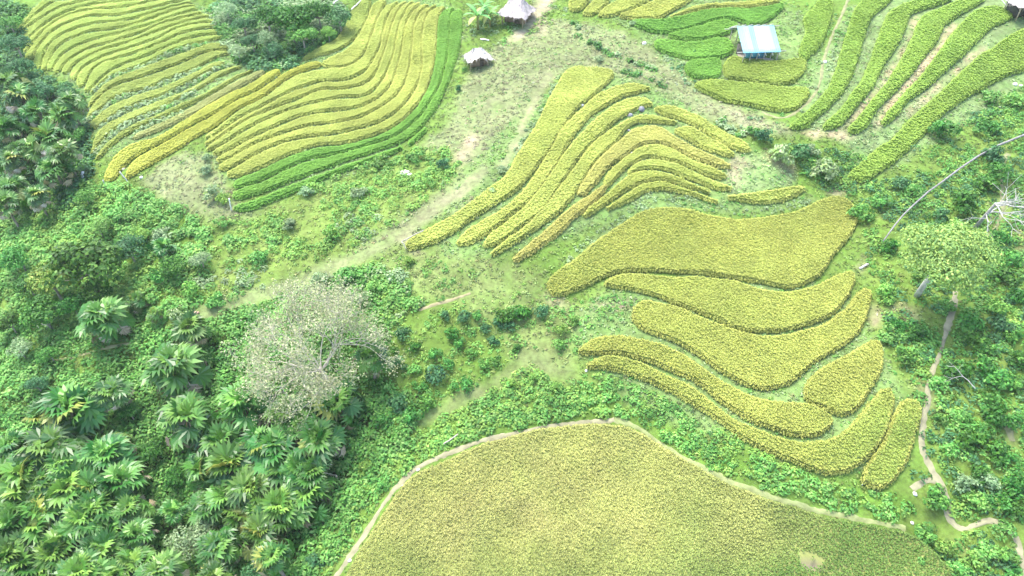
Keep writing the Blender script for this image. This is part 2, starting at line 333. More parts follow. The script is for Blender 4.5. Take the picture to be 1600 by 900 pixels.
D = [
 ("largest golden paddy below the knoll, wide and wavy", None, pl("857,440 870,428 900,407 930,382 960,360 990,340 1015,330 1035,327 1060,327 1085,332 1110,341 1140,346 1170,345 1200,342 1240,335 1270,322 1290,312 1310,310 1330,318 1340,335 1335,355 1322,372 1308,388 1295,402 1288,420 1270,435 1240,447 1220,446 1190,440 1160,435 1120,427 1070,424 1030,421 1000,419 960,424 930,436 905,449 885,458 870,462 860,455")),
 ("long golden paddy tapering at both ends, right under the largest one", pl("943,441 955,431 985,427 1020,431 1060,433 1100,433 1140,436 1170,446 1200,456 1225,458 1260,453 1290,441 1315,426 1330,422"), pl("948,448 975,453 1000,457 1040,468 1080,485 1110,497 1140,510 1170,520 1200,521 1240,514 1275,505 1300,492 1315,475 1328,450 1333,435")),
 ("deep boat shaped golden paddy, third step below the knoll", pl("990,478 1000,467 1020,469 1060,480 1100,500 1150,516 1180,527 1220,524 1260,518 1300,503 1325,481 1340,461 1352,450"), pl("991,505 1000,517 1030,525 1060,535 1085,550 1110,570 1140,590 1170,605 1200,612 1225,606 1245,591 1265,567 1285,556 1310,546 1330,530 1345,510 1355,480 1357,458")),
 ("leaf shaped golden paddy at the end of the boat shaped one", None, pl("1257,612 1268,592 1290,575 1320,560 1345,545 1365,532 1374,538 1377,555 1375,580 1360,605 1345,625 1325,645 1310,648 1300,641 1280,632 1262,627")),
 ("curved golden paddy hugging the boat shaped paddy from below", pl("905,546 925,528 940,524 980,525 1020,534 1060,549 1100,576 1130,599 1160,613 1190,626 1220,631 1250,629 1275,633 1295,645"), pl("908,554 930,554 960,551 990,557 1030,571 1080,593 1110,611 1130,631 1155,649 1180,664 1210,672 1240,680 1260,685 1285,678 1301,662")),
 ("lowest long golden paddy above the green weedy slope", pl("915,571 930,557 960,555 990,562 1020,575 1060,594 1090,611 1115,631 1140,653 1170,669 1200,679 1230,690 1265,694 1300,690 1330,670 1350,645 1370,620 1385,603"), pl("919,576 950,578 985,585 1010,595 1040,609 1070,625 1100,640 1125,660 1150,681 1175,695 1200,706 1250,727 1290,743 1312,744 1340,728 1358,711 1375,690 1388,655 1393,622")),
 ("short steep rice strip standing alone beside the dirt footpath", None, pl("1347,748 1360,725 1378,700 1392,670 1403,642 1415,627 1430,626 1437,640 1432,665 1425,690 1418,712 1405,735 1390,755 1375,762 1355,757")),
]
for lab, u, l in D: RICE.append((lab, gD, "gold2", .62, u, l, 0))
RICE.append(("huge ripe rice field filling the bottom, bordered by a pale path", gD, "field", .7, None,
  pl("470,990 520,945 548,893 562,868 577,845 592,820 607,795 624,770 647,746 680,730 720,712 760,697 800,685 850,674 900,668 940,665 975,669 1000,679 1030,700 1060,718 1100,741 1150,766 1200,786 1250,801 1300,814 1350,824 1400,832 1425,840 1442,852 1462,870 1480,888 1500,930 1510,990"), 0))
gF = "green rice strips around the turquoise roofed shed"
FF = [
 ("upright mid green rice strip beside the shed with a notched base", "lush", None, pl("1245,83 1255,62 1260,45 1254,32 1258,22 1270,15 1275,0 1302,-3 1300,25 1293,50 1282,72 1272,84 1266,83 1264,92 1256,94")),
 ("bright green square rice plot below the shed's near corner", "green", None, pl("1070,102 1076,96 1090,94 1126,91 1128,100 1128,121 1100,122 1078,120 1071,112")),
 ("yellowish green rice strip right in front of the turquoise shed", "lush2", None, pl("1130,92 1160,90 1180,95 1210,97 1240,93 1255,92 1262,99 1258,110 1250,120 1238,131 1215,132 1180,128 1150,124 1130,122")),
 ("boat shaped rice strip, lowest below the turquoise shed", "lush2", None, pl("1082,132 1095,127 1130,125 1160,128 1190,133 1225,138 1255,136 1266,142 1262,155 1250,168 1230,174 1205,172 1170,164 1140,160 1110,148 1090,140")),
 ("long bright green rice strip behind the turquoise shed", "green", None, pl("982,33 1012,31 1040,32 1070,25 1100,16 1125,14 1162,15 1200,12 1222,4 1228,10 1210,25 1195,37 1172,40 1160,33 1132,29 1110,33 1085,43 1060,48 1040,52 1010,48 990,40")),
 ("short bright green rice strip touching the shed's back corner", "green", None, pl("1040,54 1060,50 1090,44 1110,35 1135,31 1158,38 1146,48 1130,56 1100,62 1075,64 1050,59")),
 ("bright green rice strip to the side of the shed, with a small white rock", "green", None, pl("1022,63 1035,62 1075,67 1100,65 1125,59 1140,62 1147,75 1140,88 1110,91 1085,93 1060,88 1035,82 1023,75")),
 ("small golden rice plot nearest the big thatched house", "gold", None, pl("888,-3 925,-3 915,8 905,18 888,16")),
 ("small golden rice plot, second from the big thatched house", "gold", None, pl("907,21 918,10 928,0 958,-4 944,10 930,22 918,24")),
 ("golden rice strip, third from the big thatched house", "gold", None, pl("932,24 946,12 962,0 1000,-5 1025,-4 1000,8 978,18 960,25 940,26")),
 ("golden rice strip, fourth from the big thatched house", "gold", None, pl("960,27 985,17 1015,5 1040,-4 1090,-6 1068,8 1048,19 1034,29 1000,30")),
 ("golden rice strip bordering the long bright green strip behind the shed", "gold", None, pl("1042,30 1060,19 1085,10 1110,6 1150,4 1200,0 1220,-3 1218,4 1195,9 1150,11 1110,12 1078,20 1055,28")),
 ("first of the long green strips beyond the shed, next to the thin trail", "lush", pl("1234,195 1262,175 1282,155 1300,132 1310,105 1317,80 1325,55 1335,20 1347,0 1360,-8"), pl("1247,204 1267,192 1287,175 1310,152 1327,122 1340,87 1350,50 1360,27 1385,7 1395,-6")),
 ("second long green strip from the thin trail, with brown soil beside it", "lush", pl("1286,196 1307,180 1327,155 1350,125 1362,95 1372,67 1382,37 1392,17 1425,2 1440,-6"), pl("1293,204 1307,202 1330,175 1360,140 1375,107 1397,75 1410,50 1417,25 1435,17 1475,5 1492,0")),
 ("third long green strip from the thin trail, between two bands of brown soil", "lush", pl("1326,201 1350,175 1380,140 1407,100 1427,62 1435,37 1447,20 1487,5 1510,-4"), pl("1335,209 1350,204 1360,180 1390,150 1425,112 1462,65 1472,40 1500,22 1532,5 1540,-4")),
 ("fourth long green strip from the thin trail, widening towards the dark hut", "lush", pl("1377,193 1400,162 1440,120 1470,82 1495,45 1525,15 1550,7 1575,12 1583,22"), pl("1382,196 1392,192 1412,162 1450,135 1500,90 1530,60 1550,42 1577,31")),
 ("longest and lowest of the bright green strips, running up the scrub slope", "lush", pl("1325,274 1360,245 1380,225 1395,222 1420,190 1460,155 1500,115 1535,85 1575,57 1600,45 1640,25"), pl("1332,285 1350,287 1375,267 1407,245 1425,225 1445,207 1475,175 1505,155 1532,140 1562,122 1600,110 1640,98")),
]
for lab, k, u, l in FF: RICE.append((lab, gF, k, .6, u, l, 0))
#            tip colour A,           tip colour B,          leaf/base colour
PAL = {
 "gold":  ((.53, .565, .145), (.45, .52, .13), (.32, .40, .09)),
 "gold2": ((.54, .56, .14), (.46, .515, .13), (.32, .385, .09)),
 "orange":((.56, .53, .16), (.48, .49, .14), (.34, .37, .10)),
 "yellow":((.55, .56, .105), (.49, .52, .10), (.33, .385, .08)),
 "lime":  ((.47, .565, .135), (.40, .525, .125), (.29, .405, .09)),
 "olive": ((.42, .485, .115), (.36, .445, .105), (.26, .35, .085)),
 "straw": ((.46, .47, .18), (.39, .44, .15), (.29, .335, .11)),
 "green": ((.23, .45, .075), (.185, .40, .07), (.14, .32, .055)),
 "lush":  ((.32, .465, .085), (.27, .425, .085), (.19, .32, .055)),
 "lush2": ((.37, .465, .095), (.31, .425, .095), (.22, .32, .06)),
 "field": ((.63, .63, .22), (.54, .59, .185), (.40, .45, .14)),
}
RES = 0.25
OCC = np.zeros((int(130 / RES), int(200 / RES)), bool)      # where rice stands
OX, OY = np.meshgrid(GX0 + RES * (np.arange(OCC.shape[1]) + .5), GY0 + RES * (np.arange(OCC.shape[0]) + .5))
EDGE_G = to_world([(1250, 900), (1480, 870), (1380, 860), (1000, 880), (620, 800)])
def fill_occ(mask, poly, val=True):
    x0, y0 = poly.min(0); x1, y1 = poly.max(0)
    i0, i1 = max(0, int((x0 - GX0) / RES)), min(mask.shape[1], int((x1 - GX0) / RES) + 2)
    j0, j1 = max(0, int((y0 - GY0) / RES)), min(mask.shape[0], int((y1 - GY0) / RES) + 2)
    if i1 <= i0 or j1 <= j0: return
    mask[j0:j1, i0:i1] |= inside(poly, OX[j0:j1, i0:i1], OY[j0:j1, i0:i1])
def look(mask, x, y):
    i = np.clip(((x - GX0) / RES).astype(int), 0, mask.shape[1] - 1); j = np.clip(((y - GY0) / RES).astype(int), 0, mask.shape[0] - 1)
    return mask[j, i]
def noise2(x, y, s, seed):
    r = np.random.default_rng(seed); g = r.random((64, 64))
    u = (x / s) % 62; v = (y / s) % 62
    return bil(g, u, v, 0, 0, 1.0)
RICE_OBJ = []
def bare_spot(q, X, Y): return ((q[:, 0] - 1262 - (q[:, 1] - 884) * .5) / 25) ** 2 + ((q[:, 1] - 882) / 13) ** 2 + (noise2(X, Y, .8, 9) - .5) * 2.2 < .9
def nearest(q, X, Y):
    out = np.empty(len(q), int)
    for i in range(0, len(q), 200): out[i:i + 200] = ((q[i:i + 200, 0:1] - X[None]) ** 2 + (q[i:i + 200, 1:2] - Y[None]) ** 2).argmin(1)
    return out
def build_rice(label, group, palk, crop, u, l, gap):
    if u is None or l is None:
        px = np.array(l if l is not None else u)
        c = px.mean(0)
        P = to_world(px, crop * .45)[:, :2]
    else:
        U = np.array(u); Lw = np.array(l)
        Uw = to_world(U, crop * .8); Ww = to_world(Lw, 0.0)
        Uw = resample(Uw[:, :2], 1.5); Ww = resample(Ww[:, :2], 1.5)
        if gap:          # a bund of its own width stays free along the lower side
            near = ((Ww[:, None] - Uw[None]) ** 2).sum(2).argmin(1)
            d = Uw[near] - Ww; ln = np.linalg.norm(d, axis=1)[:, None] + 1e-6
            Ww = Ww + d / ln * np.minimum(gap * 1.0, ln * .3)
        P = np.vstack([Uw, Ww[::-1]])
    P = chaikin(P, 2)
    # slight raggedness of a hand planted edge
    P = resample(np.vstack([P, P[:1]]), .55)[:-1]
    area = .5 * np.sum(P[:, 0] * np.roll(P[:, 1], -1) - np.roll(P[:, 0], -1) * P[:, 1])
    if area < 0: P = P[::-1]
    nrm = np.roll(P, -1, 0) - np.roll(P, 1, 0); nrm = np.stack([nrm[:, 1], -nrm[:, 0]], 1); nrm /= np.linalg.norm(nrm, axis=1)[:, None] + 1e-9
    if group == gF and (u is None): P = P - nrm * .22
    P = P + nrm * ((noise2(P[:, 0], P[:, 1], 1.1, 3) - .5) * .14)[:, None]
    fill_occ(OCC, P)
    dist = np.hypot(*(P.mean(0))); sp = .165 if dist < 60 else (.20 if dist < 85 else .24)
    x0, y0 = P.min(0); x1, y1 = P.max(0); y0 = max(y0, 12.0)
    xs = np.arange(x0, x1, sp); ys = np.arange(y0, y1, sp * .87)
    X, Y = np.meshgrid(xs, ys); X = X + (np.arange(len(ys)) % 2)[:, None] * sp * .5
    X = X.ravel() + rng.normal(0, sp * .17, X.size); Y = Y.ravel() + rng.normal(0, sp * .17, Y.size)
    k = inside(P, X, Y); X, Y = X[k], Y[k]
    if len(X) == 0: return
    A_, B_, base = (np.array(c) * (.80 if palk == 'field' else .86 if palk == 'gold2' else .92) for c in PAL[palk])
    # ripeness drifts over the field
    g = noise2(X, Y, 3.2, 11) * .55 + noise2(X, Y, 9, 12) * .45
    mixv = np.clip((g - .25) * 1.8 + rng.normal(0, .2, len(X)), 0, 1)
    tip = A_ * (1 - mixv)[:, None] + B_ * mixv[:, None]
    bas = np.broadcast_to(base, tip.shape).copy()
    z = hgt(X, Y); hh = crop * (1 + rng.normal(0, .07, len(X)) + (noise2(X, Y, 1.6, 5) - .5) * .10)
    keep = np.ones(len(X), bool)
    if palk == "field":
        q = to_px(X, Y, z)
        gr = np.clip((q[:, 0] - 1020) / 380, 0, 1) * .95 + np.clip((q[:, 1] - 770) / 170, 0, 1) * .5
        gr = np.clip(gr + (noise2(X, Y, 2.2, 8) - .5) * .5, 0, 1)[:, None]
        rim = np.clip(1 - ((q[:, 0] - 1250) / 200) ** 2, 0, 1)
        tip = tip * (1 - gr) + np.array((.14, .27, .06)) * gr; bas = bas * (1 - gr * .6) + np.array((.10, .18, .04)) * gr * .6  # greener crop to the lower right, with some vignette and shadow painted in
        bare = bare_spot(q, X, Y) & (rng.random(len(X)) < .93)
        keep &= ~bare
        pale = np.clip(1 - ((q[:, 0] - 800) / 260) ** 2 - ((q[:, 1] - 800) / 130) ** 2, 0, 1)[:, None] * noise2(X, Y, 1.7, 15)[:, None]
        tip = tip * (1 - .5 * pale) + np.array((.50, .42, .20)) * .5 * pale
        # thin ragged gaps where hills failed
        keep &= ~((noise2(X, Y, .8, 21) > .93) & (rng.random(len(X)) < .7))
    else:
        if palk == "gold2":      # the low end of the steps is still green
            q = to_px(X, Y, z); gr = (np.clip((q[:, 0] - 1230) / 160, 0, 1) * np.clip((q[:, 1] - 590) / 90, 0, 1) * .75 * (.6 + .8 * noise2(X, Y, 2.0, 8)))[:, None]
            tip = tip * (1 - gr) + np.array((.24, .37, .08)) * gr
        keep &= ~((noise2(X, Y, .7, 22) > .95) & (rng.random(len(X)) < .6))
    X, Y, z, hh, tip, bas = X[keep], Y[keep], z[keep], hh[keep], tip[keep], bas[keep]
    ring_low = np.zeros(len(X))
    E_ = resample(np.vstack([P, P[:1]]), sp * .8)
    en = np.gradient(E_, axis=0); en = np.stack([en[:, 1], -en[:, 0]], 1); en /= np.linalg.norm(en, axis=1)[:, None] + 1e-9
    for off, f in ((-.03, .93), (.07, .72), (.12, .48)):
        q = E_ + en * off + rng.normal(0, .04, E_.shape); i_ = rng.integers(0, len(tip), len(q)) if len(tip) else None
        if i_ is None: break
        near_c = A_ * .45 + B_ * .55
        X = np.r_[X, q[:, 0]]; Y = np.r_[Y, q[:, 1]]; zz = hgt(q[:, 0], q[:, 1]); z = np.r_[z, zz]
        hh = np.r_[hh, crop * f * (1 + rng.normal(0, .06, len(q)))]
        src = tip[nearest(q, X[:len(tip)], Y[:len(tip)])] if palk == "field" else np.broadcast_to(near_c, (len(q), 3))
        tip = np.vstack([tip, src * (.86 + .14 * f)]); bas = np.vstack([bas, np.broadcast_to(base, (len(q), 3))]); ring_low = np.r_[ring_low, np.full(len(q), 1. if f < .9 else .3)]
    ring_low = ring_low * crop
    N_ = len(X); K = 4
    az = rng.random(N_)[:, None] * 6.283 + np.arange(K)[None] * (6.283 / K) + rng.normal(0, .3, (N_, K))
    r = sp * (.46 + .38 * rng.random((N_, K))); wd = sp * (.27 + .12 * rng.random((N_, K)))
    ca, sa = np.cos(az), np.sin(az)
    tipz = hh[:, None] * (.88 + .15 * rng.random((N_, K))); midz = hh[:, None] * (.90 + .10 * rng.random((N_, K)))
    tipz = tipz - ring_low[:, None] * (.25 + .2 * rng.random((N_, K)))
    ox, oy = X[:, None], Y[:, None]
    V = np.empty((N_, K, 4, 3)); mr = r * .52
    V[..., 0, 0] = ox; V[..., 0, 1] = oy; V[..., 0, 2] = hh[:, None] * (.85 if dist > 60 else .80) - ring_low[:, None] * .05
    V[..., 1, 0] = ox + ca * mr - sa * wd; V[..., 1, 1] = oy + sa * mr + ca * wd; V[..., 1, 2] = midz
    V[..., 2, 0] = ox + ca * r; V[..., 2, 1] = oy + sa * r; V[..., 2, 2] = tipz
    V[..., 3, 0] = ox + ca * mr + sa * wd; V[..., 3, 1] = oy + sa * mr - ca * wd; V[..., 3, 2] = midz
    V[..., 2] += z[:, None, None]
    Cc = np.empty_like(V); jit = (np.exp(rng.normal(0, .06 if dist < 60 else .04, (N_, 1)) + rng.normal(0, .08, (N_, K))))[..., None]
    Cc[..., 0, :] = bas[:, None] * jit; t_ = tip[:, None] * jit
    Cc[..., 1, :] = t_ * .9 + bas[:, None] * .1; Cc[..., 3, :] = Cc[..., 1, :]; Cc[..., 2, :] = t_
    V = V.reshape(-1, 3); Cc = np.clip(Cc.reshape(-1, 3), 0, 1); Q = np.arange(len(V)).reshape(-1, 4)
    # the closed stand of stalks below the heads
    ring = [Vector((float(a), float(b))) for a, b in P]
    inn = [Vector((float(a), float(b))) for a, b in zip(*[c.ravel() for c in np.meshgrid(np.arange(x0, x1, .6 if palk == 'field' else 1.2), np.arange(y0, y1, .6 if palk == 'field' else 1.2))])]
    ia = np.array([(v.x, v.y) for v in inn]) if inn else np.zeros((0, 2))
    if len(ia): ia = ia[inside(P, ia[:, 0], ia[:, 1])]
    pts = ring + [Vector((float(a), float(b))) for a, b in ia]
    res = delaunay_2d_cdt(pts, [], [list(range(len(ring)))], 1, 1e-4)
    sv = np.array([(v.x, v.y) for v in res[0]]); st = np.array([f[:3] for f in res[2] if len(f) == 3])
    sz = hgt(sv[:, 0], sv[:, 1]) + crop * .76
    S1 = np.column_stack([sv, sz]); sc_ = np.broadcast_to(base, S1.shape).copy()
    if palk == "field":      # the spot where the crop failed shows bare soil
        q = to_px(S1[:, 0], S1[:, 1], S1[:, 2]); bs = bare_spot(q, S1[:, 0], S1[:, 1])
        S1[bs, 2] -= crop * .72; sc_[bs] = (.24, .21, .165)
    # skirt from the outline down into the soil
    Pz = hgt(P[:, 0], P[:, 1]); m = len(P)
    nr = np.roll(P, -1, 0) - np.roll(P, 1, 0); nr = np.stack([nr[:, 1], -nr[:, 0]], 1); nr /= np.linalg.norm(nr, axis=1)[:, None] + 1e-9
    top = np.column_stack([P, Pz + crop * .76]); bot = np.column_stack([P + nr * .05, Pz - .12])
    S2 = np.vstack([top, bot]); i = np.arange(m); j = (i + 1) % m
    Q2 = np.stack([i, j, j + m, i + m], 1)
    n0 = len(V); V = np.vstack([V, S1, S2])
    bc = base
    Cc = np.vstack([Cc, sc_, np.broadcast_to(bc, S2.shape)])
    faces = [np.vstack([Q, Q2 + n0 + len(S1)]), st + n0] if len(st) else [np.vstack([Q, Q2 + n0 + len(S1)])]
    c = np.array([P[:, 0].mean(), P[:, 1].mean(), 0]); c[2] = hgt(c[0], c[1])
    o = link("rice_strip", mesh("rice_strip", V - c, faces, M_RICE, Cc), loc=c)
    tag(o, label, "rice strip", group, "thing"); RICE_OBJ.append(o)
    return N_
def to_px(x, y, z):
    d = np.stack([x, y, z - CAM_H], -1); t = d @ FW
    return np.stack([800 + F * d[..., 0] / t, 450 - F * (d @ UP) / t], -1)
tot = 0
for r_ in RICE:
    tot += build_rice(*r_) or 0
print("rice tufts", tot)

# ------------------------------------------------------------------ ground sheet
def reg(s, above=0): return chaikin(to_world(pl(s), above)[:, :2], 2)
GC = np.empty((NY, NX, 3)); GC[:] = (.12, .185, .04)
def paint(poly, col, soft=2, amt=1.0):
    m = inside(poly, MX, MY).astype(float)
    for _ in range(soft):
        e = np.pad(m, 1, mode='edge'); m = (e[1:-1, 1:-1] + e[:-2, 1:-1] + e[2:, 1:-1] + e[1:-1, :-2] + e[1:-1, 2:]) / 5
    m = np.clip(m + (noise2(MX, MY, 1.3, 31) - .5) * .9 * (m > .02) * (m < .98), 0, 1) * amt
    GC[:] = GC * (1 - m[..., None]) + np.array(col) * m[..., None]
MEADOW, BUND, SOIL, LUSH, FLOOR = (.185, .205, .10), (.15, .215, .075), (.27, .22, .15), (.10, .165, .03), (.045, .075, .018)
R_meadow = "700,200 722,120 770,70 800,55 850,20 1000,55 1080,125 1200,185 1260,215 1180,215 1100,185 1020,155 960,120 890,100 850,140 800,240 740,295 690,330 640,372 600,400 520,430 430,465 330,495 300,498 320,478 440,430 560,385 640,310 690,260 650,240 680,210"
paint(reg(R_meadow), MEADOW, 4)
paint(reg("205,290 300,225 350,270 375,330 430,330 420,345 330,345 260,335"), MEADOW, 4)
paint(reg("560,400 650,385 720,385 830,420 860,470 900,480 960,450 990,470 990,510 930,520 900,570 880,590 1000,600 940,610 820,610 700,650 640,660 720,610 820,560 800,530 700,470 600,450"), (.165, .21, .07), 4)
paint(reg("380,345 480,290 640,235 710,235 720,270 640,330 560,390 440,440 300,480"), (.155, .215, .055), 4)
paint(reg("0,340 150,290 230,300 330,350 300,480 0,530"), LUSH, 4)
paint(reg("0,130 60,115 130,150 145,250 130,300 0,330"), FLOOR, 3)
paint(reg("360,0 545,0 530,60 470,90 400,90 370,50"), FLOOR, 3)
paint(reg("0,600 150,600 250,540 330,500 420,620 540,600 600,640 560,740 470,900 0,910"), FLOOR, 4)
paint(reg("640,700 760,640 880,600 1000,600 1120,670 1240,735 1420,760 1420,830 1250,795 1100,735 1010,675 940,655 800,670 680,715"), (.11, .18, .035), 2)
for s in ("870,430 960,345 1010,300 1260,305 1300,308 1190,340 1040,325 900,405",
          "630,390 890,105 1020,130 1180,235 1260,300 1020,300 800,415", "900,440 1330,420 1400,600 1440,640 1380,760 1140,690 900,580",
          "30,40 70,-10 330,0 360,60 450,110 160,290 140,170", "320,210 450,110 560,-5 730,0 720,100 640,240 370,330"):
    paint(reg(s), BUND, 2)
paint(reg("880,-10 1240,-10 1300,100 1260,180 1180,180 1080,130 980,40"), BUND, 2)
paint(reg("1230,200 1310,50 1340,-10 1650,-10 1650,110 1400,260 1330,290 1330,220"), (.17, .23, .095), 2)
for s in ("1300,200 1340,160 1375,110 1395,80 1345,150", "1310,205 1335,180 1365,145 1405,90 1425,45 1425,25 1440,20 1430,50 1405,105 1375,145 1350,178 1325,202",
          "1355,205 1390,155 1425,115 1465,70 1480,42 1500,30 1495,45 1470,85 1440,122 1400,165 1375,200", "1395,195 1440,150 1500,100 1545,60 1540,75 1500,112 1450,155 1410,190",
          "1240,200 1330,210 1350,212 1320,220 1260,215"):
    paint(reg(s), (.34, .27, .175), 1, .95)
paint(reg("1150,240 1215,245 1250,275 1230,295 1150,300 1130,285"), (.20, .27, .11), 2)
for s in ("1140,240 1170,250 1190,262 1160,262 1145,300 1135,290", "1190,235 1245,262 1255,275 1235,278 1195,250",
          "1280,295 1310,292 1330,305 1300,312", "845,-5 865,5 848,40 835,60 838,30 815,50 795,70 820,35", "735,208 745,215 728,232 720,250 715,240 725,225",
          "600,372 645,352 640,362 618,378", "620,385 690,395 640,400", "690,345 760,295 765,300 700,340", "848,450 858,458 880,472 910,475 870,480 850,468",
          "910,475 990,472 990,480 930,485", "1335,430 1345,415 1360,380 1350,370 1360,410", "1350,480 1385,470 1390,500 1360,520", "1365,345 1400,330 1395,340"):
    paint(reg(s), SOIL, 1, .7)
paint(reg("1100,150 1180,185 1235,215 1190,210 1120,172 1085,150"), (.25, .24, .15), 2, .6)
for s in ("1370,360 1600,130 1600,900 1490,900 1430,800 1440,640 1380,520 1340,330",):
    paint(reg(s), (.125, .185, .04), 3)
for s in ("1530,360 1590,270 1600,280 1545,370", "1555,540 1570,545 1570,560 1555,555", "1570,650 1585,660 1585,690 1572,685", "1380,480 1420,475 1440,500 1400,510", "1590,320 1600,400 1580,400",
          "1490,840 1520,845 1515,870 1495,865", "1430,590 1460,600 1455,640 1435,640"):
    paint(reg(s), (.22, .21, .11), 2, .7)
# soil under the crop
occ_g = look(OCC, MX, MY)
GC[occ_g] = (.16, .18, .07)
bare = reg("1238,872 1256,866 1270,878 1288,886 1286,898 1262,902 1250,890")
paint(bare, (.25, .22, .17), 1)
# ------------------------------------------------------------------ footpaths
PATHM = np.zeros_like(OCC)
def footpath(s, width, col, name="footpath"):
    c = chaikin(to_world(pl(s))[:, :2], 3, False); c = resample(c, .35)
    t = np.gradient(c, axis=0); t /= np.linalg.norm(t, axis=1)[:, None]; nn = np.stack([-t[:, 1], t[:, 0]], 1)
    wv = width * (.6 + .8 * noise2(c[:, 0], c[:, 1], 1.3, 41))
    rows = []
    for k, f in enumerate((-1, -.6, 0, .6, 1)):
        q = c + nn * (f * wv * .5 * (1 + (rng.random(len(c)) - .5) * (.9 if abs(f) == 1 else .3)))[:, None]
        rows.append(np.column_stack([q, hgt(q[:, 0], q[:, 1]) + (.035 if abs(f) < 1 else -.03) - (.01 if f == 0 else 0)]))
    V = np.stack(rows, 1).reshape(-1, 3); m = len(c)
    id_ = np.arange(m * 5).reshape(m, 5)
    Q = np.stack([id_[:-1, :-1], id_[1:, :-1], id_[1:, 1:], id_[:-1, 1:]], -1).reshape(-1, 4)[:, ::-1]
    cc = np.array(col) * (1 + rng.normal(0, .06, (len(V), 1)))
    o = link(name, mesh(name, V, Q, M_PATH, cc, True)); tag(o, kind="structure")
    for a, b in zip(c, wv):
        i = int((a[0] - GX0) / RES); j = int((a[1] - GY0) / RES); r = max(1, int((b * .5 + (.3 if name == 'footpath' and width > .55 else .05)) / RES))
        PATHM[max(0, j - r):j + r + 1, max(0, i - r):i + r + 1] = True
DIRT, PALE = (.225, .218, .135), (.19, .20, .10)
footpath("515,915 540,880 560,850 578,822 598,790 615,765 635,745 652,730 690,712 730,697 770,685 820,674 870,665 910,660 960,656", .5, DIRT)
footpath("960,656 1000,668 1040,700 1090,730 1150,757 1210,780 1270,797 1340,810 1415,826", .5, (.20, .235, .10))
footpath("1493,455 1488,485 1478,520 1468,555 1455,585 1448,610 1452,625 1444,645 1440,675 1440,700 1450,725 1462,745 1474,760 1480,785 1482,805 1492,824 1508,828 1530,818 1552,812 1575,825 1590,840 1596,870 1602,910", .52, DIRT)
footpath("1425,765 1440,752 1462,750", .52, DIRT)
footpath("1290,85 1284,105 1283,125 1275,145 1258,165 1235,182 1215,185 1190,175", .4, PALE)
footpath("1290,85 1300,55 1315,25 1325,0", .45, PALE)
footpath("80,565 110,558 150,548 185,540 215,535", .4, (.26, .26, .12))
footpath("1565,650 1575,668 1583,690", .6, PALE)
footpath("655,485 690,473 735,458", .35, (.24, .22, .12))
footpath("1545,372 1560,350 1568,320 1566,290 1562,268 1575,240", .5, PALE)
def track(s, width, col, amt=.9):
    c = resample(chaikin(to_world(pl(s))[:, :2], 3, False), .5); t = np.gradient(c, axis=0); t /= np.linalg.norm(t, axis=1)[:, None]; nn = np.stack([-t[:, 1], t[:, 0]], 1)
    wv = (width * .5 * (.6 + .8 * noise2(c[:, 0], c[:, 1], 1.9, 47)))[:, None]
    poly = np.vstack([c + nn * wv, (c - nn * wv)[::-1]])
    paint(poly, col, 2, amt); fill_occ(PATHM, poly)
TRACKS = [("648,352 625,366 600,382 570,398 540,412 510,426 480,438 450,450 420,462 390,470 350,480 310,492", 1.5, (.19, .22, .10)),
  ("760,262 735,290 700,312 670,330 645,350 625,372 640,388", 1.3, (.23, .225, .13)), ("850,-5 845,15 835,30 815,50 800,65", 1.6, (.33, .29, .20)), ("848,30 852,45 850,55", 1.0, (.33, .29, .20)),
  ("735,205 742,215 733,228 722,245 717,255", .9, (.30, .25, .17)), ("860,110 845,140 835,160 815,200 800,235 785,265", .9, (.235, .235, .13)), ("900,575 870,590 840,560 825,545 800,575 770,600 700,640 650,665", 1.0, (.165, .20, .08))]
for t_ in TRACKS: track(*t_)
NOGO = OCC | PATHM

# nonuniform skirt so the same sheet runs on to the horizon
ext = np.array([15, 40, 100, 260, 700, 1800.])
ax = np.r_[gx[0] - ext[::-1], gx, gx[-1] + ext]; ay = np.r_[gy[0] - ext[::-1], gy, gy[-1] + ext]
EX, EY = np.meshgrid(ax, ay)
EZ = hgt(EX, EY)
jj = np.clip(np.arange(len(ay)) - 6, 0, NY - 1); ii = np.clip(np.arange(len(ax)) - 6, 0, NX - 1)
EC = GC[jj][:, ii]
nx, ny = len(ax), len(ay)
idx = np.arange(nx * ny).reshape(ny, nx)
Q = np.stack([idx[:-1, :-1], idx[:-1, 1:], idx[1:, 1:], idx[1:, :-1]], -1).reshape(-1, 4)
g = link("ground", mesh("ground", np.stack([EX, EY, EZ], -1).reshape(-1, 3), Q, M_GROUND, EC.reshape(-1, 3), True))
tag(g, kind="structure")

# ------------------------------------------------------------------ the thin haze of a bright humid day
m = bpy.data.materials.new("haze"); m.use_nodes = True; t = m.node_tree
t.nodes.remove(t.nodes["Principled BSDF"]); pv = t.nodes.new("ShaderNodeVolumePrincipled")
pv.inputs["Color"].default_value = (.90, .95, .95, 1); pv.inputs["Density"].default_value = .0002; pv.inputs["Anisotropy"].default_value = 0
t.links.new(pv.outputs[0], t.nodes["Material Output"].inputs["Volume"])
z0, z1 = float(EZ.min()) - 1.0, CAM_H + 3.0
mb = MB(); mb.box(((ax[0] + ax[-1]) / 2, (ay[0] + ay[-1]) / 2, (z0 + z1) / 2), (ax[-1] - ax[0] + 20, ay[-1] - ay[0] + 20, z1 - z0), (1, 1, 1))
tag(link("haze", mb.mesh("haze", m)), "thin pale haze hanging over the whole hillside", None, None, "stuff")

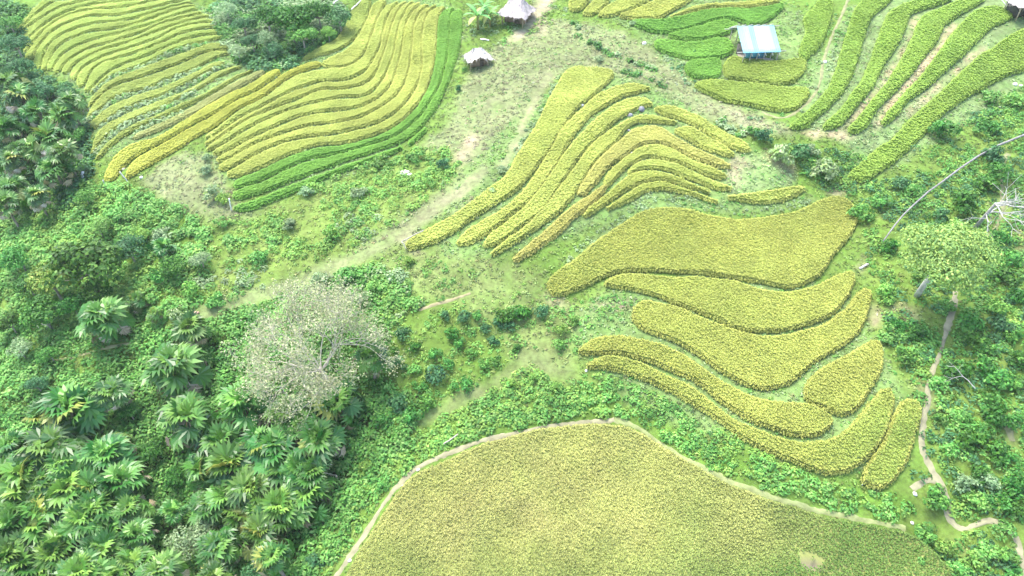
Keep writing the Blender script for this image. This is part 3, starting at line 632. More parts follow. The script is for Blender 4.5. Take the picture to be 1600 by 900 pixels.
# ------------------------------------------------------------------ leaves
def leafquads(C_, Nv, size, col, asp=.55):
    """rhombic leaves at C_ facing Nv"""
    m = len(C_); Nv = Nv / (np.linalg.norm(Nv, axis=1)[:, None] + 1e-9)
    r = rng.normal(size=(m, 3)); a = np.cross(Nv, r); a /= np.linalg.norm(a, axis=1)[:, None] + 1e-9; b = np.cross(Nv, a)
    s = (np.asarray(size) * (.7 + .6 * rng.random(m)))[:, None]
    V = np.stack([C_ - a * s, C_ + b * s * asp + Nv * s * .12, C_ + a * s, C_ - b * s * asp + Nv * s * .12], 1)
    return V.reshape(-1, 3), np.arange(4 * m).reshape(-1, 4), np.repeat(col, 4, 0)
def pick(pal, m, jit=.14):
    pal = np.array(pal); return np.clip(pal[rng.integers(0, len(pal), m)] * (1 + rng.normal(0, jit, (m, 1))), 0, 1)
GREENS = {  # base colours
 "deep":   [(.040, .15, .020), (.055, .18, .024), (.035, .12, .022), (.085, .22, .03)],
 "mid":    [(.070, .225, .036), (.095, .26, .042), (.055, .185, .036), (.13, .30, .055)],
 "fresh":  [(.115, .31, .056), (.15, .35, .064), (.095, .27, .056), (.22, .39, .10)],
 "lime":   [(.20, .36, .06), (.165, .33, .06), (.25, .40, .08), (.125, .29, .055)],
 "teal":   [(.045, .155, .055), (.07, .20, .07), (.04, .13, .045), (.11, .25, .09)],
 "grey":   [(.22, .33, .15), (.26, .37, .18), (.18, .29, .12), (.30, .40, .20)],
 "pale":   [(.28, .38, .18), (.32, .42, .20), (.23, .35, .13), (.20, .33, .09)],
 "olive":  [(.13, .25, .04), (.17, .29, .05), (.10, .21, .035), (.23, .30, .06)],
 "feather":[(.27, .42, .10), (.34, .47, .11), (.22, .37, .10), (.17, .31, .09)],
 "bleach": [(.45, .47, .27), (.41, .44, .23), (.48, .49, .31), (.33, .42, .18)],
}
def crown_mesh(name, R, Hc, base, lobes, nleaf, size, pal, flat=.8, seed=0, fill=.25):
    """an uneven crown: leaves over many lobes, gaps between them"""
    global rng
    keep = rng; rng = np.random.default_rng(seed)
    P = []; Nn = []; lob = []
    for i in range(lobes):
        a = rng.random() * 6.283; rr = R * .72 * math.sqrt(rng.random()); zz = base + Hc * (.25 + .6 * rng.random() * (1 - (rr / R) ** 2))
        s = R * (.22 + .22 * rng.random()); lob.append((rr * math.cos(a), rr * math.sin(a), zz, s))
    wts = np.array([l[3] ** 2 for l in lob]); cnt = (nleaf * wts / wts.sum()).astype(int) + 1
    cols = []
    for (lx, ly, lz, s), c in zip(lob, cnt):
        d = rng.normal(size=(c, 3)); d[:, 2] = np.abs(d[:, 2]) * .9 - .25; d /= np.linalg.norm(d, axis=1)[:, None]
        rad = s * (1 - fill * rng.random(c) ** 1.5) * (1 + rng.normal(0, .1, c))
        P.append(np.array([lx, ly, lz]) + d * rad[:, None] * np.array([1, 1, flat])); Nn.append(d + rng.normal(0, .45, (c, 3)) + np.array([0, 0, .35]))
        tone = 1 + rng.normal(0, .1); cols.append(pick(pal, c) * tone)
    V, Q, C_ = leafquads(np.vstack(P), np.vstack(Nn), size, np.clip(np.vstack(cols), 0, 1))
    me = mesh(name, V, Q, M_LEAF, C_)
    rng = keep
    return me, lob
def limbs_mesh(name, lob, base, rad, col=(.30, .27, .22), lean=(0, 0)):
    mb = MB(); top = np.array([lean[0] * .6, lean[1] * .6, base])
    mb.tube([(0, 0, -.4), (lean[0] * .2, lean[1] * .2, base * .4), top], [rad * 1.2, rad, rad * .75], 7, col)
    for lx, ly, lz, s in lob[:9]:
        e = np.array([lx, ly, lz - s * .2]); mid = (top + e) / 2 + np.array([0, 0, -.15 * np.linalg.norm(e - top)])
        mb.tube([top, mid, e], [rad * .55, rad * .35, rad * .12], 5, col)
    return mb.mesh(name, M_BARK)
TREE_PROTO = {}
def tree_proto(kind, var):
    k = (kind, var)
    if k not in TREE_PROTO:
        sz = {"deep": .19, "teal": .17, "mid": .19, "olive": .19, "grey": .15, "lime": .17, "fresh": .17, "pale": .16}[kind]
        c, lob = crown_mesh("tree_crown", 3.0, 3.0, 2.2, 13 + var * 2, 2300, sz, GREENS[kind], .85, 100 + var * 7 + len(kind))
        TREE_PROTO[k] = (c, limbs_mesh("trunk", lob, 2.4, .16))
    return TREE_PROTO[k]
PLANTS = []      # (object, x, y, sort) for the labels
def tree(px, py, dpx, kind, var):
    ht = 4.2; p = P1(px, py, ht * .8); s = dpx * p[3] / F / 6.0
    p = P1(px, py, ht * s)
    c, t = tree_proto(kind, var)
    o = link("tree", None, loc=p[:3], rot=(0, 0, rng.random() * 6.28), scale=(s, s, s * .95))
    link("crown", c, o); link("trunk", t, o)
    PLANTS.append((o, "tree", kind, p)); return o
BUSH_PROTO = {}
def bush(px, py, dpx, kind, var=None):
    var = int(rng.integers(0, 3)) if var is None else var
    if (kind, var) not in BUSH_PROTO:
        BUSH_PROTO[(kind, var)] = crown_mesh("bush", 1.0, 1.1, .05, 9 + var * 3, 420, .115, GREENS[kind], .8, 300 + var * 5 + len(kind), .4)[0]
    p = P1(px, py, .6); s = max(.35, dpx * p[3] / F / 2.0)
    p = P1(px, py, .55 * s)
    o = link("bush", BUSH_PROTO[(kind, var)], loc=(p[0], p[1], p[2] - .05), rot=(0, 0, rng.random() * 6.28), scale=(s, s, s * (.85 + .3 * rng.random())))
    PLANTS.append((o, "bush", kind, p)); return o

# undergrowth: low leafy clumps nobody could count
def clumps(name, poly_s, dens, rmin, rmax, hfac, leaves, size, pals, label, patch=0.0, seed=1, wld=None):
    global rng
    keep = rng; rng = np.random.default_rng(seed)
    poly = reg(poly_s) if wld is None else wld
    x0, y0 = poly.min(0); x1, y1 = poly.max(0); y0 = max(y0, 14)
    m = int((x1 - x0) * (y1 - y0) * dens); X = x0 + (x1 - x0) * rng.random(m); Y = y0 + (y1 - y0) * rng.random(m)
    k = inside(poly, X, Y) & ~look(NOGO, X, Y)
    if patch: k &= (noise2(X, Y, 2.1, seed) * .6 + noise2(X, Y, 5.2, seed + 1) * .4 + rng.normal(0, .06, m)) > patch
    X, Y = X[k], Y[k]; m = len(X)
    R = rmin + (rmax - rmin) * rng.random(m) ** 1.6
    kindn = noise2(X, Y, 4.5, seed + 2) + rng.normal(0, .16, m)
    np_ = len(pals or [0]); pi = np.clip((kindn * np_).astype(int), 0, np_ - 1)
    cnt = np.maximum(5, (leaves * (.35 + 1.0 * R / rmax)).astype(int)); own = np.repeat(np.arange(m), cnt); T = len(own)
    d = rng.normal(size=(T, 3)); d[:, 2] = np.abs(d[:, 2]); d /= np.linalg.norm(d, axis=1)[:, None]
    rad = R[own] * (1 - .35 * rng.random(T))
    Cx = np.stack([X[own], Y[own], hgt(X, Y)[own]], 1) + d * rad[:, None] * np.array([1, 1, hfac])
    palA = np.array([GREENS[p_] for p_ in (pals or ['fresh'])]); tone = (1 + rng.normal(0, .10, m))[own][:, None]
    col = palA[pi[own], rng.integers(0, 4, T)] * (1 + rng.normal(0, .08, (T, 1))) * tone
    if pals is None:
        gi = np.clip(((X - GX0) / GS).astype(int), 0, NX - 1); gj = np.clip(((Y - GY0) / GS).astype(int), 0, NY - 1)
        col = (GC[gj, gi] * np.exp(rng.normal(.30, .22, (m, 1))) * (1 + rng.normal(0, .06, (m, 3))))[own] * (1 + rng.normal(0, .12, (T, 1)))
    V, Q, C_ = leafquads(Cx, d + rng.normal(0, .35, (T, 3)) + np.array([0, 0, .9]), np.full(T, size) * (.7 + .5 * R[own] / rmax), np.clip(col, 0, 1))
    o = link(name, mesh(name, V, Q, M_WEED, C_)); tag(o, label, None, None, "stuff"); print(name, m, T)
    rng = keep
    return o
clumps("undergrowth", "375,345 470,292 560,262 640,228 710,232 725,270 645,330 570,388 440,442 310,482 230,470 300,400 330,350", 2.8, .3, .8, .8, 40, .12, ["fresh", "lime", "lime", "fresh", "grey"], "leafy lime green weeds covering the gully", .40, 51)
clumps("undergrowth", "560,415 650,398 760,430 850,445 890,500 860,560 700,650 620,620 600,520 640,470 540,450", 2.2, .2, .55, .6, 18, .105, ["lime", "fresh", "lime"], "sparse low weeds on the pale slope between the round bushes", .43, 52)
clumps("undergrowth", "-330,500 250,480 420,460 560,410 640,440 660,480 600,520 600,600 690,640 640,700 560,770 500,960 -330,960", 3.4, .4, 1.0, .9, 46, .135, ["mid", "fresh", "fresh", "mid", "fresh"], "dense dark undergrowth beneath the fan palms", .0, 53)
clumps("undergrowth", "430,462 560,410 650,440 665,480 600,520 520,500", 2.6, .35, .8, .8, 36, .125, ["fresh", "pale", "lime"], "bright weeds behind the pale leafless tree", .3, 63)
clumps("undergrowth", "-330,300 140,288 220,298 340,350 310,482 -330,520", 3.4, .4, 1.0, .9, 46, .135, ["fresh", "lime", "fresh", "fresh"], "bushy green undergrowth around the dark spreading trees", .1, 54)
clumps("undergrowth", "640,702 760,645 880,598 920,583 1000,600 1120,672 1240,737 1310,765 1425,770 1425,825 1250,793 1100,733 1010,673 940,652 800,668 680,712", 5.0, .28, .60, .8, 26, .115, ["fresh", "fresh", "lime", "mid", "fresh"], "fresh green weeds on the slope above the huge field", .1, 55)
clumps("undergrowth", "560,845 605,775 650,725 700,700 780,672 900,652 960,640 900,600 850,560 700,640 620,690 560,740 500,860 480,915 525,915", 4.5, .25, .65, .8, 26, .12, ["fresh", "lime", "fresh"], "bright bushy weeds beside the pale field path", .1, 56)
clumps("undergrowth", "1180,222 1330,242 1420,250 1600,120 1950,60 1950,960 1490,960 1450,850 1430,760 1440,640 1395,560 1372,470 1350,380 1340,310 1260,290 1250,250", 4.0, .25, .75, .8, 30, .115, ["mid", "fresh", "teal", "lime", "mid"], "mixed scrub on the hillside along the dirt footpath", .37, 57)
clumps("undergrowth", "-250,-10 62,-5 30,60 60,118 130,150 140,200 150,290 130,330 -250,310", 2.8, .5, 1.3, .95, 46, .17, ["deep", "teal", "mid"], "dark scrub beneath the upper palm grove", .2, 58)
clumps("undergrowth", "318,-5 550,-5 532,60 470,96 440,112 370,104 345,60", 2.8, .5, 1.3, .95, 46, .17, ["teal", "mid", "grey"], "thick scrub around the dark tree clump", .2, 59)
clumps("bank_grass", "868,432 905,380 950,350 985,325 1012,298 1030,298 1130,320 1262,303 1300,306 1190,340 1100,332 1040,324 985,340 900,402", 5, .12, .32, .8, 10, .10, ["pale", "grey", "fresh"], "pale tufted grass on the bank below the knoll", .2, 60)
clumps("undergrowth", "752,295 790,238 825,200 858,140 880,112 862,172 832,212 790,284", 2.4, .25, .6, .8, 20, .14, ["fresh", "grey"], "leafy weeds lining the topmost strip of the knoll", .35, 61)
clumps("undergrowth", "850,500 900,472 985,452 985,500 930,520 905,560 870,560", 2.4, .2, .5, .8, 18, .11, ["lime", "fresh"], "lime weeds beside the boat shaped paddy", .42, 62)
clumps("undergrowth", "1303,20 1335,0 1312,90 1292,142 1240,188 1205,180 1266,142 1272,100 1292,70", 2.0, .2, .5, .7, 14, .13, ["grey", "fresh"], "green weeds along the thin trail by the shed", .4, 64)
clumps("undergrowth", "1045,85 1075,100 1085,130 1130,160 1200,180 1185,195 1110,165 1060,125 1035,95", 2.2, .2, .55, .7, 14, .14, ["teal", "grey"], "bluish weeds edging the plots below the shed", .45, 65)
clumps("undergrowth", "725,0 800,40 830,40 860,0 900,20 840,50 790,75 740,60 722,40", 1.6, .2, .6, .7, 16, .14, ["fresh", "grey", "lime"], "weeds around the big thatched house and banana plants", .4, 66)
clumps("meadow_grass", R_meadow, 1.4, .1, .3, .45, 7, .10, ["lime", "pale", "fresh"], "low grass tufts scattered over the pale meadow", .5, 67)
clumps("meadow_grass", "205,290 300,225 350,270 375,330 430,335 420,350 330,350 260,340", 1.6, .1, .35, .5, 8, .10, ["lime", "pale"], "low grass tufts on the small meadow by the stakes", .5, 68)
for s, sd_, lab in (("630,392 890,103 1022,128 1182,235 1262,300 1020,305 800,418", 70, "grass growing on the bunds of the knoll strips"),
               ("900,440 1335,418 1400,600 1445,640 1390,765 1140,692 900,582", 71, "grass growing on the bunds between the broad paddies"),
               ("28,40 70,-10 330,0 360,60 450,112 160,292 138,170", 72, "grass growing on the bunds beside the upper palm grove"),
               ("318,212 450,108 560,-5 732,0 722,100 642,242 368,334", 73, "grass growing on the bunds by the small thatched hut"),
               ("880,-10 1330,-10 1290,100 1262,182 1180,182 1080,130 980,40", 74, "grass growing on the bunds around the shed"),
               ("1232,205 1312,50 1342,-10 1650,-10 1650,115 1400,265 1330,292 1330,222", 75, "grass growing on the bunds of the long green strips")):
    clumps("bund_grass", s, 1.3 if sd_ == 75 else 3.2, .1, .28, .7, 7, .10, ["pale", "fresh", "pale", "lime"], lab, .3, sd_)
def along(name, line, wd, dens, pals, label, seed):
    c = resample(to_world(line, .2)[:, :2], 1.0); t = np.gradient(c, axis=0); t /= np.linalg.norm(t, axis=1)[:, None]; nn = np.stack([-t[:, 1], t[:, 0]], 1) * wd
    global NOGO
    kp = NOGO; NOGO = PATHM
    o = clumps(name, None, dens, .2, .42, 1.5, 16, .14, pals, label, 0, seed, np.vstack([c + nn, (c - nn)[::-1]])); NOGO = kp
    return o
for i, (ln, lb) in enumerate(((G1, "first"), (G2, "second"), (G3, "third"), (G4, "fourth"), (G5, "fifth"))):
    along("tall_grass", ln, .42, 7, ["grey", "pale", "fresh"], f"{lb} band of tall pale grass crossing the strips beside the upper palm grove", 80 + i)

clumps("grass", "-20,930 -20,-20 1620,-20 1620,930", 5.0, .10, .32, .45, 8, .10, None, "short grass covering the open ground", .28, 90)
# darker weeds along the old ditch and the edges of the meadow
for i, (ln, wd_) in enumerate((("897,33 907,45 902,57 918,62 938,74 955,84 975,90 995,98 1012,104 1025,108", .45), ("972,112 985,114 1002,117", .8), ("1005,120 1030,130 1042,140", .4), ("1120,182 1150,200 1165,212", .9))):
    along("ditch_weeds", pl(ln), wd_, 5, ["teal", "mid", "grey"], f"{ORD[i]} patch of dark weeds along the old ditch across the meadow", 95 + i)

# ------------------------------------------------------------------ fan palms
def palm_meshes(seed, nf=30):
    r = np.random.default_rng(seed); green = MB(); dead = MB(); trunk = MB()
    def fan(mb, az, el, plen, R, droop, col, arc=4.5, nb=15):
        d = np.array([math.cos(az) * math.cos(el), math.sin(az) * math.cos(el), math.sin(el)])
        side = np.array([-math.sin(az), math.cos(az), 0]); up = np.cross(side, d) * -1
        if up[2] < 0: up = -up
        hub = d * plen; hub[2] -= droop * .12 * plen
        mb.tube([(0, 0, 0), hub * .5 + np.array([0, 0, .06]), hub], [.035, .028, .02], 4, np.array(col) * 1.15, False)
        # the blade plane tips down at its far end
        tilt = -.35 - droop * .5 + r.normal(0, .42); f = d * math.cos(tilt) + up * math.sin(tilt); f /= np.linalg.norm(f); nrm = np.cross(f, side); 
        if nrm[2] < 0: nrm = -nrm
        roll = r.normal(0, .55); sd = side * math.cos(roll) + nrm * math.sin(roll); nrm = np.cross(f, sd); nrm = nrm if nrm[2] > 0 else -nrm
        V = []; Q = []; Cc = []
        for i in range(nb):
            a = (i / (nb - 1) - .5) * arc; da = arc / nb * .6
            L_ = R * (.82 + .18 * math.cos(a * .8)) * (.93 + .14 * r.random())
            def pt(ang, rad, lift): return hub + (f * math.cos(ang) + sd * math.sin(ang)) * rad + nrm * lift
            sag = -.10 * R - droop * .28 * R * r.random() - .12 * R * abs(math.sin(a))
            zi = .035 * R * (1 if i % 2 else -1); cup = .10 * R
            k = len(V)
            V += [hub, pt(a - da, L_ * .62, zi + cup), pt(a, L_, sag + cup * .4), pt(a + da, L_ * .62, -zi + cup)]
            Q.append((k, k + 1, k + 2, k + 3)); tone = 1 + r.normal(0, .09)
            cb = np.array(col) * tone; Cc += [cb * 1.1, cb, np.array(col) * tone * .8 + np.array((.30, .32, .14)) * .2, cb]
        mb.add(np.array(V), Q, None, np.array(Cc))
    gold = 2.399
    for i in range(nf):
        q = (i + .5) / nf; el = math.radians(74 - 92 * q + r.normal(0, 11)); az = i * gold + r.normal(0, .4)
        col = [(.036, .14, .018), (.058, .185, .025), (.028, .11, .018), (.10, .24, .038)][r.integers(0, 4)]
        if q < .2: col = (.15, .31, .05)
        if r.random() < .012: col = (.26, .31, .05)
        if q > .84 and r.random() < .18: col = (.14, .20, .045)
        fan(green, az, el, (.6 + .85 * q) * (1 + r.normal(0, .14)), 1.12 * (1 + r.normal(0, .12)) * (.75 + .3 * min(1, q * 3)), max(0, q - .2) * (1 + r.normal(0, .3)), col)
    for i in range(9):
        az = r.random() * 6.283; el = math.radians(-8 - 38 * r.random())
        col = [(.42, .36, .24), (.31, .25, .14), (.52, .46, .35)][r.integers(0, 3)]
        fan(dead, az, el, 1.45 + .4 * r.random(), .75, .9, col, 2.4, 9)
    th = 4.0
    ring = [(math.sin(k * .9 + seed) * .03, math.cos(k * 1.3) * .03, -th + k * th / 9) for k in range(10)]
    trunk.tube(ring, [.24, .2, .18, .17, .17, .16, .16, .17, .19, .22], 8, (.26, .22, .17))
    for k in range(14):   # old leaf bases just under the crown
        a = k * 2.4; trunk.tube([(.15 * math.cos(a), .15 * math.sin(a), -.75 + k * .045), (.36 * math.cos(a), .36 * math.sin(a), -.5 + k * .045)], [.05, .025], 4, (.33, .27, .19))
    return green.mesh("palm_crown", M_PALM), dead.mesh("dry_fronds", M_PALM), trunk.mesh("palm_trunk", M_BARK)
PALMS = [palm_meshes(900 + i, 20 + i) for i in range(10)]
def palm(px, py, dpx, trunk=4.0, var=None):
    p = P1(px, py, trunk); s = dpx * p[3] / F / 4.0; th = trunk
    p = P1(px, py, th)
    v = PALMS[int(rng.integers(0, 10)) if var is None else var]
    o = link("fan_palm", None, loc=(p[0], p[1], p[2]), rot=(rng.normal(0, .04), rng.normal(0, .04), rng.random() * 6.28), scale=1)
    for nm, me in zip(("crown", "dry_fronds", "trunk"), v):
        c = link(nm, me, o, (0, 0, th), (0, 0, 0), s)
        if nm == "trunk": c.scale = (s, s, (th + .3) / 4.0)
    PLANTS.append((o, "palm", "palm", p)); return o
for t_ in """160,495,74 298,515,56 275,572,92 290,655,88 115,640,98 172,615,55 378,630,86 530,632,84 452,648,78 580,560,56
85,702,90 168,712,82 42,742,84 112,768,92 155,798,92 62,818,92 195,752,74 15,800,84 100,848,88 160,868,84 40,885,90 210,880,66 362,728,90 322,735,66
385,808,76 345,855,70 268,800,44 428,700,84 500,688,80 452,738,90 482,772,84 440,792,84 410,838,72 430,870,60 395,765,84 15,700,60 120,905,80 250,898,70 335,905,64
70,650,60 20,862,70 220,835,56 30,775,88 70,800,80 130,815,80 175,830,76 105,730,76 145,765,70 20,820,80 85,870,76 130,895,80 180,900,70 65,760,80 5,745,70 205,795,60 5,880,76 60,900,70 355,775,76 410,800,66 465,735,70 330,790,66 405,700,70 350,690,66 470,660,60 495,735,66 235,905,66""".split():
    a = [float(v) for v in t_.split(',')]; palm(a[0], a[1], a[2], 2.0 + 1.3 * rng.random())
for t_ in "32,150,54 95,182,54 78,216,52 12,128,46 85,264,56 22,292,48 56,305,42 24,250,44 108,160,44 60,175,46 12,200,46 100,235,44 8,320,44 48,232,46".split():
    a = [float(v) for v in t_.split(',')]; palm(a[0], a[1], a[2], 2.4 + 1.2 * rng.random())
for t_ in "255,385,38 212,470,36 240,490,24".split():
    a = [float(v) for v in t_.split(',')]; palm(a[0], a[1], a[2], 1.2)

# ------------------------------------------------------------------ trees and bushes
for t_ in """450,18,74,deep 415,18,62,deep 470,44,54,mid 495,10,56,deep 412,55,48,grey 528,18,50,teal 512,46,32,lime 352,8,40,grey 378,30,46,teal 392,60,40,teal 425,70,38,teal
370,75,34,grey 122,398,120,deep 75,432,84,olive 198,382,62,teal 268,408,50,deep 312,400,38,grey 22,392,60,mid 150,348,46,fresh 40,440,56,deep 58,478,76,deep 108,466,64,deep
26,540,46,grey 12,500,50,deep 292,832,84,grey 398,893,56,teal 55,598,42,teal 150,445,56,deep 20,60,50,teal 25,100,48,teal 12,30,40,mid 105,135,40,teal 65,135,40,teal 235,880,40,fresh 232,815,40,fresh 130,300,36,mid
40,170,40,deep 20,230,46,deep 60,250,42,deep 110,205,40,mid 215,362,40,lime 230,700,50,deep 265,745,46,deep 75,550,40,mid 200,640,44,mid""".split():
    a = t_.split(','); tree(float(a[0]), float(a[1]), float(a[2]), a[3], int(rng.integers(0, 3)))
for t_ in """693,493,24,teal 728,493,30,teal 705,518,30,deep 630,521,32,teal 650,543,28,deep 613,548,21,deep 620,570,40,teal 646,574,28,fresh 683,581,46,teal 720,599,36,mid
770,534,24,teal 760,513,22,teal 776,505,26,teal 796,510,26,teal 720,536,26,mid 737,551,24,mid 756,566,26,mid 776,561,24,mid 681,554,30,mid 790,490,40,deep 816,492,44,deep 845,485,30,teal 805,541,22,deep
625,627,46,teal 646,652,44,mid 668,628,36,mid 600,655,40,mid 560,640,36,teal 748,492,24,mid 735,520,20,fresh 700,570,26,mid 655,600,30,mid 590,600,36,deep
1380,456,46,lime 1396,521,46,fresh 1431,516,40,deep 1411,556,46,mid 1441,550,22,fresh 1515,505,44,mid 1522,532,46,deep 1561,480,36,lime 1566,506,42,teal 1592,530,42,mid
1500,580,54,deep 1532,570,46,deep 1560,592,50,mid 1592,602,42,mid 1550,628,46,mid 1502,650,40,fresh 1522,662,54,mid 1562,652,50,deep 1592,662,42,mid
1522,692,54,deep 1552,702,52,deep 1511,756,42,grey 1541,746,46,grey 1581,722,42,mid 1592,762,50,deep 1562,782,46,mid 1456,780,54,mid 1452,832,48,mid 1528,778,44,fresh 1588,792,40,deep 1546,862,50,fresh 1521,874,44,lime 1577,872,42,mid 1500,897,44,fresh
1500,312,58,deep 1465,337,38,teal 1545,290,46,deep 1562,268,46,mid 1556,240,42,teal 1396,386,38,deep 1345,332,46,mid 1381,316,44,mid 1405,285,34,teal 1285,266,50,pale 1218,246,50,pale 1580,402,46,mid 1571,432,50,deep 1594,462,40,deep 1560,372,40,mid
1476,204,54,mid 1541,196,46,mid 1552,148,42,fresh 1588,156,40,fresh 1430,300,30,fresh 1290,262,40,grey 1268,232,34,grey 1255,240,40,teal 1195,215,36,teal 1175,205,28,mid 1495,360,46,lime 1530,400,36,teal 1440,430,30,mid
1472,600,36,fresh 1480,700,36,fresh 1470,655,30,mid 1405,510,30,mid 1590,560,40,deep 1480,475,30,mid 1545,540,36,mid 1535,740,40,deep 1570,825,40,fresh 1440,870,36,fresh 1480,860,40,lime 1590,900,44,mid
718,137,16,teal 693,258,28,teal 727,108,12,fresh 1165,60,12,teal 990,35,16,grey 1085,82,14,teal 935,92,18,grey 605,640,30,fresh 770,300,22,pale 785,265,20,grey 545,325,22,fresh
330,300,36,grey 320,265,26,grey 350,310,28,lime 325,245,20,grey 155,290,26,fresh 180,330,40,fresh 230,345,36,lime 255,365,36,grey 345,345,26,fresh 560,300,30,grey 600,250,34,fresh 650,245,36,fresh 670,285,30,lime 480,300,30,grey
590,440,44,fresh 540,425,44,fresh 500,440,40,grey 620,430,38,grey 570,470,40,pale 340,470,36,fresh 300,450,38,lime 400,400,36,fresh 455,350,30,grey 520,360,36,lime 250,430,40,mid 230,460,36,fresh 640,410,24,lime 280,490,36,pale 330,525,36,mid 190,575,40,mid 150,590,36,fresh 345,560,30,mid
880,515,30,lime 870,535,26,fresh 895,500,24,lime 800,600,26,lime 870,605,22,lime 830,590,24,lime 590,700,36,fresh 575,730,36,lime 620,680,36,fresh 560,770,34,lime 545,810,36,fresh 520,850,36,fresh 490,880,40,teal 600,760,24,fresh""".split():
    a = t_.split(','); bush(float(a[0]), float(a[1]), float(a[2]), a[3])

# feathery pale-trunked tree by the footpath
def special_tree():
    p0 = P1(1432, 462); pc = P1(1478, 402, 6.0)
    s = 150 * pc[3] / F / 2
    lean = np.array([pc[0] - p0[0], pc[1] - p0[1]])
    c, lob = crown_mesh("tree_crown", s, 3.6, 0, 44, 20000, .115, GREENS["feather"], .75, 515, .35)
    o = link("feathery_tree", None, loc=p0[:3])
    link("crown", c, o, (lean[0], lean[1], 4.6))
    l2 = [(x + lean[0], y + lean[1], z + 4.6, r) for x, y, z, r in lob]
    mb = MB(); top = np.array([lean[0] * .55, lean[1] * .55, 4.0])
    mb.tube([(0, 0, -.3), (lean[0] * .25, lean[1] * .25, 1.9), top], [.26, .22, .18], 8, (.52, .50, .44))
    for x, y, z, r in l2[:18]:
        e = np.array([x, y, z - r * .3]); mb.tube([top, (top + e) / 2 + (0, 0, -.3), e], [.13, .08, .03], 5, (.48, .46, .40))
    link("trunk", mb.mesh("trunk", M_BARK), o)
    tag(o, "large feathery lime tree with a pale trunk beside the dirt footpath", "tree")
    return o, p0
FEATHER, pF = special_tree()

def grow(mb, p, d, L_, r, lev, rg, col, tips, spread=.55, up=.1, shrink=.74, nseg=3):
    pts = [p]; dd = d
    for _ in range(nseg):
        dd = dd + rg.normal(0, .16, 3) + np.array([0, 0, up * .3]); dd /= np.linalg.norm(dd); pts.append(pts[-1] + dd * L_ / nseg)
    mb.tube(pts, np.linspace(r, r * .62, nseg + 1), 5 if lev > 1 else 4, col, False)
    if lev == 0: tips += pts[1:]; return
    tips += pts[-1:]
    for _ in range(3 if lev > 1 else 4):
        nd = dd + rg.normal(0, spread, 3) + np.array([0, 0, up]); nd /= np.linalg.norm(nd)
        q = pts[-1] if rg.random() < .6 else pts[-2]
        grow(mb, q, nd, L_ * shrink * (.8 + .4 * rg.random()), r * .58, lev - 1, rg, col, tips, spread, up, shrink, nseg)
def bare_tree():
    rg = np.random.default_rng(77); p0 = P1(522, 612); pc = P1(470, 540, 5.5); lean = np.array([pc[0] - p0[0], pc[1] - p0[1]])
    mb = MB(); tips = []; col = (.52, .48, .39)
    top = np.array([lean[0] * .35, lean[1] * .35, 2.6])
    mb.tube([(0, 0, -.3), (lean[0] * .15, lean[1] * .15, 1.3), top], [.24, .2, .17], 7, col)
    for k in range(11):
        a = k * 2.4; d = np.array([math.cos(a) * .9 + lean[0] * .10, math.sin(a) * .9 + lean[1] * .10, .55]); d /= np.linalg.norm(d)
        grow(mb, top, d, 2.85, .065, 4, rg, col, tips, .55, .05, .75)
    o = link("leafless_tree", None, loc=p0[:3]); link("branches", mb.mesh("branches", M_BARK), o)
    T = np.array(tips); T = T[rg.integers(0, len(T), 15000)] + rg.normal(0, .34, (15000, 3))
    V, Q, C_ = leafquads(T, rg.normal(size=(15000, 3)) + np.array([0, 0, .8]), np.full(15000, .092), pick(GREENS["bleach"], 15000))
    link("leaves", mesh("leaves", V, Q, M_LEAF, C_), o)
    tag(o, "pale almost leafless tree with a wide grey twiggy crown above the palms", "tree"); return o, p0
BARE, pB = bare_tree()
def dead_tree():
    rg = np.random.default_rng(5); p0 = P1(1519, 360); pt = P1(1556, 318, 4.5); e = np.array([pt[0] - p0[0], pt[1] - p0[1], pt[2] - p0[2] + 4.5])
    mb = MB(); tips = []; col = (.36, .35, .33)
    mb.tube([(0, 0, -.3), e * .5 + (0, 0, -.1), e], [.20, .16, .12], 7, (.26, .255, .24))
    rt = e / np.linalg.norm(e)
    for k in range(7):
        d = rt * .7 + rg.normal(0, .75, 3); d[2] = abs(d[2]) * .4; d /= np.linalg.norm(d)
        grow(mb, e * (1 if k > 2 else .62), d, 1.9, .06, 2, rg, col, tips, .55, .0, .8)
    o = link("dead_tree", mb.mesh("dead_tree", M_BARK), loc=p0[:3]); tag(o, "dead white leafless tree with bare spreading branches behind the feathery tree", "tree"); return p0
pD = dead_tree()
def snag(px, py, ang, L_, label, seed, r=.05):
    rg = np.random.default_rng(seed); p = P1(px, py, .5); mb = MB(); tips = []
    d = np.array([math.cos(ang), math.sin(ang), .25]); grow(mb, np.zeros(3), d / np.linalg.norm(d), L_, r, 2, rg, (.36, .35, .33), tips, .6, 0, .7)
    o = link("dead_branch", mb.mesh("dead_branch", M_BARK), loc=(p[0], p[1], p[2] + .9)); tag(o, label, "dead branch")
snag(38, 508, 0.2, 1.8, "pale dead branch sticking out under the dark spreading trees", 3)
snag(1520, 612, 2.2, 1.2, "grey dead branch poking out of the bushes by the footpath", 4, .04)
snag(172, 410, 2.4, 1.6, "thin grey dead branch on the bluish tree", 6, .035)

